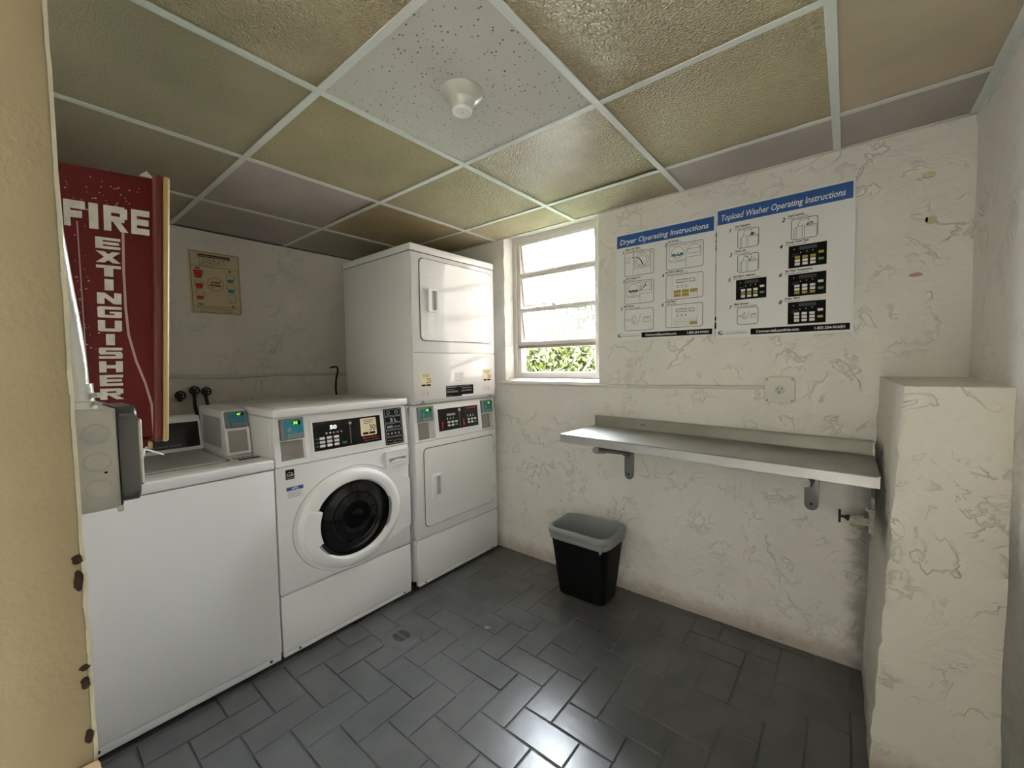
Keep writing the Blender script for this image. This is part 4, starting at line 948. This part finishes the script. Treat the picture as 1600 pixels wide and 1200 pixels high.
b = B(); b.box(x1-.004, x1+.0016, -2.0965, -2.0915, 1.1295, 1.136, bev=.001); b.build('cover_lug', 'galv', t)
t = thing('bent_conduit', 'shiny painted conduit bending up from the junction box along the near wall', 'conduit', (2.43, YN, 1.24))
b = B(); b.tube([(2.43, -2.1190, 1.262), (2.43, -2.1195, 1.285), (2.43, -2.1215, 1.32), (2.43, -2.1260, 1.37), (2.43, -2.1300, 1.42), (2.43, -2.1312, 1.50), (2.43, -2.1312, 2.117)], .0095, 16); b.build('conduit_tube', 'galv_shine', t)
b = B(); b.tube([(2.43, -2.1180, 1.240), (2.43, -2.1180, 1.247), (2.43, -2.1180, 1.248), (2.43, -2.1185, 1.266)], [.0135, .0135, .0118, .0118], 16); b.build('conduit_connector', 'galv_shine', t)
b = B(); b.tube([(2.436, -2.108, 1.254), (2.442, -2.1035, 1.254)], .0028, 8); b.tube([(2.436, -2.108, 1.246), (2.443, -2.104, 1.245)], .002, 8); b.build('set_screw', 'galv_shine', t)
# tan block at the foot of the visible jamb edge
b = B(); b.box(2.552, 2.566, -2.150, -2.1295, .925, .9465, bev=.003, seg=2); b.build('wood_block', 'wood', jamb)

# ================================================================== POSTERS AND STICKERS
def poster(label, u0, u1, v0, v1, tilt, title, tw, frac, style, content):
    W_, H_ = u1-u0, v1-v0; F = Fr((u0, -.0085, v0), (1, 0, tilt), (-tilt, 0, 1))
    t = thing('instruction_poster', label, 'poster', (u0, -.0085, v0)); k = .0010
    b = B(F); b.box(0, W_, 0, H_, -.002, .0006); b.build('sheet', 'paper', t)
    b = B(F); b.box(.004, W_-.008, H_-.075, H_-.009, .0006, .0009); b.build('header_band', 'blue', t, smooth=0)
    b = B(F); b.box(W_*frac, W_-.010, .010, .037, .0006, .0009); b.build('footer_band', 'ink', t, smooth=0)
    b = B(F); text_into(b, title, .020, H_-.058, .0265, fit=tw, w=k, bold=.014, shear=.22); b.build('title_lettering', 'pale', t, smooth=0)
    b = B(F); text_into(b, 'CommercialLaundries.com', W_*frac+.022, .0175, .0115, fit=.16, w=k, bold=.02); b.build('web_address', 'pale', t, smooth=0)
    b = B(F); text_into(b, '1-855-254-WASH', W_-.125, .0175, .0115, fit=.10, w=k, bold=.02); b.build('phone_number', 'pale', t, smooth=0)
    # company mark at the lower left
    b = B(F); b.disc(.020, .025, .013, .010, .0006, .0008, 20); lg = b.build('company_mark', 'teal', t, smooth=0)
    b = B(F); b.disc(.024, .027, .007, .005, .0008, .0010, 14); b.box(.018, .034, .024, .0265, .0010, .0011); b.build('mark_centre', 'pale', lg, smooth=0)
    b = B(F); text_into(b, 'Commercial Laundries, Inc.', .038, .026, .006, fit=W_*frac-.052, w=k); b.box(.038, W_*frac-.012, .0185, .0215, .0006, .0009); b.build('mark_lettering', 'line_grey', t, smooth=0)
    for num, (a, c, d, e), en, es, kind in content:
        x0, x1, y1, y0 = a*W_, c*W_, H_*(1-d), H_*(1-e)
        if kind[0] == 'p': lx, nx = x0-.004, x0-.022
        else: lx, nx = x0+.004, x0-.010
        if style: lx, nx = x0-.012, x0-.034
        ink = B(F); text_into(ink, str(num), nx, y1-.003, .0165, w=k, bold=.02, shear=.25); ink.build('step_number', 'ink', t, smooth=0); ink = B(F)
        text_into(ink, en, lx, y1+.0135, .0085, fit=.0046*len(en), w=k, bold=.03, shear=.2)
        text_into(ink, es, lx, y1+.0035, .0070, fit=.0037*len(es), w=k, shear=.2); ink.build('caption', 'ink', t, smooth=0)
        w_, h_ = x1-x0, y1-y0; L = lambda p, q: (x0+p*w_, y0+q*h_)
        if kind == 'panel4' or kind == 'panel5' or kind == 'panel6' or kind == 'panel8':
            b = B(F); b.box(x0, x1, y0, y1, .0006, .0009); d_ = b.build('panel_picture', 'ink', t, smooth=0)
            rows = {'panel4': 2, 'panel5': 1, 'panel6': 0, 'panel8': -1}[kind]; bw = B(F); bm_ = B(F); bg_ = B(F); bl_ = B(F)
            for r in range(3):
                for cc in range(3):
                    q0 = L(.17+.205*cc, .10+.15*r); tgt = bm_ if r == rows else bw; tgt.rr(q0[0], q0[0]+w_*.14, q0[1], q0[1]+h_*.115, .0012, .0009, .0011, seg=2)
            q0 = L(.79, .52); (bm_ if kind == 'panel4' else bw).rr(q0[0], q0[0]+w_*.14, q0[1], q0[1]+h_*.11, .0012, .0009, .0011, seg=2)
            q0 = L(.79, .22); (bm_ if kind == 'panel8' else bg_).rr(q0[0], q0[0]+w_*.14, q0[1], q0[1]+h_*.11, .0012, .0009, .0011, seg=2)
            for cc in range(4):
                q0 = L(.17+.16*cc if cc else .15, .64+.02*cc if cc else .84); bw.disc(*q0, .0018, .0022, .0009, .0011, 8)
            bl_.box(*[v for p in (L(.29, 0), L(.75, 0)) for v in (p[0],)], L(0, .78)[1], L(0, .93)[1], .0009, .0011)
            bl_.box(L(.10, 0)[0], L(.28, 0)[0], L(0, .60)[1], L(0, .63)[1], .0009, .0011); bl_.box(L(.08, 0)[0], L(.30, 0)[0], L(0, .52)[1], L(0, .55)[1], .0009, .0011)
            bw.build('printed_buttons', 'pale', d_, smooth=0, kind='stuff'); bm_.build('highlighted_buttons', 'mustard', d_, smooth=0, kind='stuff'); bl_.build('printed_display', 'ink_soft', d_, smooth=0)
            if kind != 'panel8': bg_.build('start_button', 'leafgreen', d_, smooth=0)
            else: bg_.bm.free()
            continue
        b = B(F); b.ring(rrect(x0, x1, y0, y1, .011), rrect(x0+.0021, x1-.0021, y0+.0021, y1-.0021, .0091), .0006, .0009); d_ = b.build('diagram', 'ink', t, smooth=0)
        g = B(F); s_ = .0014
        def arc(cu, cv, ru, rv, a0, a1, w, n=14, tgt=None):
            P = [L(cu+ru*math.cos(math.radians(a0+(a1-a0)*i/n)), cv+rv*math.sin(math.radians(a0+(a1-a0)*i/n))) for i in range(n+1)]; (tgt or g).lines(P, w, .0006, .0009)
        def ln(*q, w=s_, tgt=None):
            P = [L(q[i], q[i+1]) for i in range(0, len(q), 2)]; (tgt or g).lines(P, w, .0006, .0009)
        def arrow(P, w0, w1):
            h = B(F); n = len(P); 
            for i in range(n-1): h.line(*L(*P[i]), *L(*P[i+1]), w0+(w1-w0)*i/n, .0009, .0011)
            e = Vector(L(*P[0])); d = (e-Vector(L(*P[1]))).normalized(); nn = Vector((-d.y, d.x)); h.prism([tuple(e+d*.005), tuple(e+nn*.0035), tuple(e-nn*.0035)], .0009, .0011); h.build('printed_arrow', 'ink', d_, smooth=0)
        if kind == 'lint':
            ln(.30, .98, .30, .05); ln(.30, .30, .90, .30); ln(.32, .93, .86, .93, .86, .36, .36, .36, .32, .93); arc(.60, .62, .22, .27, 0, 360, s_); arc(.60, .60, .17, .20, 0, 360, s_); ln(.90, .95, .90, .08); ln(.86, .9, .95, .85)
            arrow([(.28, .76), (.40, .77), (.50, .70), (.58, .58), (.63, .42)], .0022, .0075); h = B(F)
            for q in range(14): h.disc(*L(.13+.06*math.sin(q*2.1), .68+.13*math.cos(q*1.3)), .0028, .0016, .0006, .0008, 6)
            h.build('printed_lint', 'line_grey', d_, smooth=0)
        elif kind in ('load', 'close'):
            ln(.08, .92, .54, .92, .54, .08); ln(.08, .92, .08, .36, .54, .36); ln(.08, .30, .54, .30); ln(.54, .92, .93, .92, .93, .42, .58, .42); arc(.31, .66, .17, .22, 0, 360, s_); arc(.75, .68, .18, .20, 0, 180, s_)
            ln(.57, .66, .60, .55, .90, .55, .93, .66, .90, .73, .60, .73, .57, .66)
            h = B(F)
            for q in range(9): h.disc(*L(.17+.035*q, .56+.03*math.sin(q*2)), .0050, .0045, .0009, .0010+q*.00002, 8)
            h.build('printed_laundry', 'ink_soft' if kind == 'close' else 'teal', d_, smooth=0)
            if kind == 'load':
                h = B(F)
                for q in (0, 1, 6, 7): h.disc(*L(.19+.035*q, .60), .0045, .0040, .0012, .00125, 8)
                h.build('printed_laundry', 'bark', d_, smooth=0)
            else: arrow([(.44, .55), (.55, .57), (.63, .64), (.70, .74), (.74, .82)], .002, .0065)
        elif kind in ('pad4', 'pad6'):
            ln(.17, .98, .17, .04, w=.0006); ln(.85, .98, .85, .04, w=.0006)
            g.ring([L(p, q) for p, q in ((.28, .66), (.58, .66), (.58, .80), (.28, .80))], [L(p, q) for p, q in ((.29, .68), (.57, .68), (.57, .78), (.29, .78))], .0006, .0009); g.ring([L(p, q) for p, q in ((.63, .66), (.78, .66), (.78, .80), (.63, .80))], [L(p, q) for p, q in ((.64, .68), (.77, .68), (.77, .78), (.64, .78))], .0006, .0009)
            for q in range(8): ln(.31+.03*q, .68, .31+.03*q, .78, w=.0005)
            for q in range(3): g.disc(*L(.33+.11*q, .54), .0028, .003, .0006, .0009, 8); ln(.29+.11*q, .48, .37+.11*q, .48)
            for r in range(2):
                for cc in range(3):
                    hl = (kind == 'pad4' and not (r == 0 and cc == 2)) or (kind == 'pad6' and r == 0 and cc == 2)
                    p0, p1 = L(.22+.22*cc, .10+.145*r), L(.41+.22*cc, .225+.145*r); b = B(F)
                    if hl: b.rr(p0[0], p1[0], p0[1], p1[1], .002, .0006, .0009, seg=2); b.build('printed_button', 'mustard', d_, smooth=0)
                    else: b.bm.free()
                    g.ring(rrect(p0[0], p1[0], p0[1], p1[1], .002, 2), rrect(p0[0]+.0006, p1[0]-.0006, p0[1]+.0006, p1[1]-.0006, .0015, 2), .0009, .0011); g.disc((p0[0]+p1[0])/2, (p0[1]+p1[1])/2, .0022, .0018, .0009, .0011, 6)
        elif kind == 'pay':
            ln(.06, .48, .20, .48, .20, .54, .06, .54, .06, .48); ln(.38, .68, .38, .32, w=.0012); arc(.38, .50, .13, .20, 90, 270, s_); arc(.38, .50, .09, .12, 90, 270, s_); ln(.45, .28, .58, .76, w=.0014)
            ln(.62, .58, .92, .62); ln(.64, .38, .90, .38, .86, .58, .68, .58, .64, .38); ln(.72, .53, .82, .53)
        else:   # small top-load machine: lid, drop
            ln(.12, .05, .12, .55, .25, .62, .95, .62, .95, .10); ln(.20, .05, .20, .58); ln(.42, .05, .42, .58); ln(.50, .05, .50, .55, .95, .55); ln(.25, .62, .34, .90, .68, .92, .60, .62); arc(.72, .68, .10, .07, 0, 360, s_)
            if kind == 'drop': arrow([(.62, .66), (.72, .68), (.80, .74)], .003, .006)
            elif kind == 'put': h = B(F); [h.disc(*L(.64+.03*q, .66+.05*(q % 2)), .004, .005, .0009, .0010+q*.00002, 8) for q in range(4)]; h.build('printed_laundry', 'ink_soft', d_, smooth=0)
            else: arrow([(.56, .66), (.50, .80), (.38, .86)], .002, .006)
        g.build('diagram_lines', 'ink_soft', d_, smooth=0)
poster('dryer instruction poster with a blue header, nearest the window', 2.047, 2.550, 1.400, 1.975, -.006, 'Dryer Operating Instructions', .452, .285, 0,
  [(1, (.095, .415, .185, .405), 'Clean Lint Filter.', 'Limpie el filtro de pelusa.', 'lint'), (2, (.540, .895, .185, .405), 'Load Laundry.', 'Coloque las prendas.', 'load'),
   (3, (.095, .415, .455, .665), 'Close Loading Door.', 'Cierre la puerta.', 'close'), (4, (.540, .895, .450, .665), 'Set Fabric Selector.', 'Seleccione el ciclo de secado.', 'pad4'),
   (5, (.095, .415, .712, .915), 'Make Payment.', 'Toque la tarjeta de pago.', 'pay'), (6, (.540, .895, .708, .910), 'Press Start.', 'Presione Start.', 'pad6')])
poster('top-load washer instruction poster with a blue header and small black panels', 2.558, 3.063, 1.385, 1.990, .002, 'Topload Washer Operating Instructions', .455, .285, 1,
  [(1, (.175, .345, .190, .330), 'Add Detergent.', 'Agregue detergente.', 'put'), (2, (.580, .765, .190, .335), 'Load Laundry.', 'Coloque las prendas.', 'drop'),
   (3, (.175, .345, .375, .512), 'Close Lid.', 'Cierre la puerta.', 'lid'), (4, (.565, .825, .375, .530), 'Choose Cycle Type.', 'Seleccione el ciclo.', 'panel4'),
   (5, (.165, .405, .565, .715), 'Set Fabric Selector.', 'Seleccione el ciclo de lavado.', 'panel5'), (6, (.565, .825, .575, .730), 'Set Wash Temperature.', 'Seleccione temperatura.', 'panel6'),
   (7, (.175, .345, .775, .905), 'Make Payment.', 'Toque la tarjeta de pago.', 'pay'), (8, (.565, .825, .770, .925), 'Press Start.', 'Presione Start.', 'panel8')])
# laundry notice on the back wall
y0, y1, z0, z1 = -1.445, -1.178, 1.617, 1.993
F = Fr((.007, y0, z0), (0, 1, .012), (0, -.012, 1)); W_, H_ = y1-y0, z1-z0
t = thing('suds_notice', 'aged cream notice with red and green cups on the back wall', 'notice', (.007, y0, z0))
b = B(F); b.box(0, W_, 0, H_, -.003, .0006); b.build('sheet', 'cream_old', t)
b = B(F); b.ring(rrect(.009, W_-.006, .006, H_-.004, .010), rrect(.0115, W_-.0085, .0085, H_-.0065, .008), .0006, .0009); b.line(.010, H_*.755, W_-.008, H_*.755, .0015, .0006, .0009); b.line(.010, H_*.125, W_-.008, H_*.125, .0015, .0006, .0009); b.build('notice_frame', 'ink_soft', t, smooth=0)
b = B(F); b.box(.048, W_-.052, H_-.036, H_-.018, .0006, .0009); b.build('title_band', 'ink', t, smooth=0)
b = B(F); text_into(b, 'Evite Sobre Carga de Espuma', .052, H_-.0315, .0085, fit=W_-.112, w=.0011, bold=.02); b.build('title_lettering', 'cream_old', t, smooth=0)
b = B(F)
for k, (a, c) in enumerate(((.03, .22), (.07, .19), (.05, .17), (.05, .21), (.05, .16), (.05, .14), (.04, .20))):
    n = int((c-a)/.013)
    for q in range(n): b.box(a+q*.013, a+q*.013+.007+.004*((q*7+k) % 2), H_-.047-.0075*k, H_-.0445-.0075*k, .0006, .0009)
for k, (a, c) in enumerate(((.02, .24), (.03, .23), (.05, .22))):
    n = int((c-a)/.012)
    for q in range(n): b.box(a+q*.012, a+q*.012+.007+.003*((q*5+k) % 2), .0395-.0075*k, .042-.0075*k, .0006, .0009)
text_into(b, 'Si necesita ayuda  1-877-264-9652', .045, .012, .0065, fit=.17, w=.0009, bold=.01); b.build('fine_print', 'ink_soft', t, smooth=0, kind='stuff')
b = B(F); text_into(b, 'NO', .033, H_*.765-.022, .011, fit=.023, w=.0009, bold=.04); text_into(b, 'SI', .205, H_*.765-.022, .011, fit=.014, w=.0009, bold=.04)
text_into(b, 'NO', .038, H_*.135, .011, fit=.023, w=.0009, bold=.04); text_into(b, 'SI', .212, H_*.128, .011, fit=.013, w=.0009, bold=.04)
text_into(b, 'SOBRE', .108, .188, .011, fit=.048, w=.0009, bold=.04); text_into(b, 'ESPUMA', .100, .170, .011, fit=.062, w=.0009, bold=.04); b.build('bold_words', 'ink', t, smooth=0)
b = B(F); n = 40; b.ring([(.131+.044*math.cos(2*PI*k/n), .182+.042*math.sin(2*PI*k/n)) for k in range(n)], [(.131+.041*math.cos(2*PI*k/n), .182+.039*math.sin(2*PI*k/n)) for k in range(n)], .0006, .0009); b.line(.103, .151, .160, .212, .0026, .0010, .0013); b.build('prohibition_ring', 'red_print', t, smooth=0)
def cup(cx, cy, fill, m):
    b = B(F); P = [(cx-.024, cy+.024), (cx+.024, cy+.024), (cx+.015, cy-.020), (cx-.015, cy-.020)]; b.lines(P, .0013, .0006, .0009, closed=True); b.lines([(cx+.022, cy+.014), (cx+.031, cy+.010), (cx+.019, cy-.004)], .0012, .0006, .0009); b.line(cx-.018, cy-.024, cx+.018, cy-.024, .002, .0006, .0009)
    if m == 'red_print' and fill < 1: b.line(cx-.024, cy+.022, cx+.012, cy-.002, .0012, .001, .0013); b.line(cx+.024, cy+.022, cx-.012, cy-.002, .0012, .001, .0013)
    c = b.build('cup_outline', 'ink_soft', t, smooth=0)
    if fill: h = B(F); f = .044*fill; w0, w1 = .0145, .0145+.009*fill; h.prism([(cx-w0, cy-.0195), (cx+w0, cy-.0195), (cx+w1, cy-.0195+f), (cx-w1, cy-.0195+f)], .0006, .0009); h.build('cup_fill', m, c, smooth=0)
cup(.045, .235, 1.0, 'red_print'); cup(.047, .172, .62, 'red_print'); cup(.049, .108, .35, 'red_print'); cup(.212, .225, .35, 'teal'); cup(.214, .163, .35, 'teal'); cup(.216, .100, 0, 'teal')

# small marks on the window wall and dark strips in the gap between the posters
def blob(name, mtl, x, z, rx, rz, w, lab, cat, seed, plane=F0, y=-.0055, n=16):
    b = B(plane); b.prism([(x+rx*math.cos(2*PI*k/n)*(1+.3*noise.noise(Vector((k*.9, seed, 0)))), z+rz*math.sin(2*PI*k/n)*(1+.3*noise.noise(Vector((k*.7, seed, 5))))) for k in range(n)], -y-.004, -y+w)
    return b.build(name, mtl, base=(x, y, z), label=lab, category=cat)
M['yellow_glue'] = mat('yellow_glue', (.62, .56, .32), .5); M['brick_red'] = mat('faded_red_smear', (.50, .30, .24), .7)
blob('glue_spot', 'yellow_glue', 3.268, 1.944, .016, .010, .001, 'yellowish glue spot on the wall right of the posters, upper one', 'mark', 1)
g_ = blob('glue_spot', 'yellow_glue', 3.276, 1.780, .015, .014, .001, 'yellowish glue spot with a dark nail hole, lower one', 'mark', 2)
b = B(F0); b.disc(3.264, 1.782, .004, .010, .006, .0072, 10); b.build('nail_hole', 'ink', g_)
blob('red_smear', 'brick_red', 3.240, 1.587, .018, .007, .0006, 'faded reddish smear on the wall below the glue spots', 'mark', 3)
b = B(F0)
for z0, z1, w in ((1.86, 1.885, .0022), (1.835, 1.855, .0018), (1.80, 1.83, .0014), (1.47, 1.49, .0022), (1.43, 1.462, .003)): b.prism([(2.5535-w, z0), (2.5535+w, z0+.004), (2.5535+w*.6, z1), (2.5535-w, z1-.003)], .002, .0075)
b.build('gap_marks', 'ink', base=(2.5535, 0, 1.65), label='dark marks in the gap between the two posters', category='mark')

# ================================================================== OUTSIDE THE WINDOW
b = B(); b.box(-25, 20, .3, 40, -2.9, -2.8); b.build('ground', 'soil', kind='structure')
b = B(); b.box(2.40, 9, .35, 6.0, -2.9, 7, bev=.02); b.build('sky_blocker', 'blocker_dark', kind='structure')  # added unseen block that cuts the sky light reaching the dryer front
def leaves(name, mtl, pts, size, parent):
    n = len(pts); d = R.randn(n, 3); d /= np.linalg.norm(d, axis=1)[:, None]; e = np.cross(d, R.randn(n, 3)); e /= np.linalg.norm(e, axis=1)[:, None]
    s = size*(.6+.8*R.rand(n, 1)); p = np.asarray(pts, float)-np.array(ORG[parent.name]); d *= s; e *= s*.5
    nrm = np.cross(d, e); nrm /= np.linalg.norm(nrm, axis=1)[:, None]; nrm *= s*.12
    V = np.stack([p-d, p-e+nrm, p+d, p+e+nrm], 1).reshape(-1, 3); F_ = np.arange(n*4).reshape(-1, 4)
    me = bpy.data.meshes.new(name); me.from_pydata(V.tolist(), [], np.concatenate([F_[:, [0, 1, 2]], F_[:, [0, 2, 3]]]).tolist()); me.materials.append(M[mtl])
    o = bpy.data.objects.new(name, me); COL.objects.link(o); o.parent = parent; o['kind'] = 'stuff'; return o
def tree(label, base, height, crowns, m, nl, size, grp=None):
    t = thing('tree', label, 'tree', base, grp); bx_, by_, bz = base; b = B()
    b.tube([(bx_, by_, bz), (bx_+.1, by_, bz+height*.35), (bx_+.05, by_+.1, bz+height*.6)], [.13, .10, .07], 8); tr = b.build('trunk', 'bark', t)
    P = []
    for k, (cx, cy, cz, r) in enumerate(crowns):
        b = B(); a = Vector((bx_+.07, by_+.05, bz+height*.5)); c = Vector((cx, cy, cz)); m1 = a.lerp(c, .5)+Vector((R.randn()*.15, R.randn()*.15, .1))
        b.tube([a, m1, c, c+(c-a)*.15], [.06, .04, .025, .008], 6)
        for q in range(5): e = c+Vector(R.randn(3)*r*.55); b.tube([m1.lerp(c, .3+.14*q), m1.lerp(e, .6), e], [.02, .014, .006], 5)
        b.build('branch', 'bark', tr)
        n = int(nl*r**2); u = R.randn(n, 3); u /= np.linalg.norm(u, axis=1)[:, None]; rr_ = r*(R.rand(n, 1)**.45); cl = R.randn(26, 3)*r*.55
        q = np.array([cx, cy, cz])+u*rr_*np.array([1, 1, .8]); q2 = np.array([cx, cy, cz])+cl[R.randint(0, 26, n//2)]+R.randn(n//2, 3)*r*.13; P.append(q[:n//2]); P.append(q2)
    leaves('foliage', m, np.concatenate(P), size, t)
tree('leafy light green tree seen through the upper window panes', (-2.9, 7.6, -2.8), 6.0, [(-2.2, 7.2, 2.55, .66), (-1.75, 7.3, 2.92, .54), (-2.95, 7.3, 2.25, .54), (-2.5, 7.5, 2.95, .40), (-1.6, 7.2, 2.25, .52), (-3.5, 7.3, 1.95, .44)], 'leaf_tree', 2300, .055)
t = thing('hedge', 'dense bright green hedge outside, behind the open bottom of the window', 'hedge', (-1.2, 4.8, -2.8))
n = 34000; x = R.uniform(-3.6, .9, n); z = R.uniform(-2.7, 1.0, n)+0; tp = 1.72+.16*np.sin(x*3.1)+.10*np.sin(x*7.7+1); z = -2.7+(tp+2.7)*R.rand(n)**.6
q = np.stack([x, 4.8+np.clip(R.randn(n)*.28, -.6, .6), z], 1); leaves('foliage', 'leaf_hedge', q, .065, t)
b = B()
for k in range(5): xx_ = -3.2+.9*k; b.tube([(xx_, 4.85, -2.8), (xx_+.1, 4.85, -.5), (xx_-.1, 4.8, 1.0)], [.05, .04, .01], 6)
b.build('stems', 'bark', t)
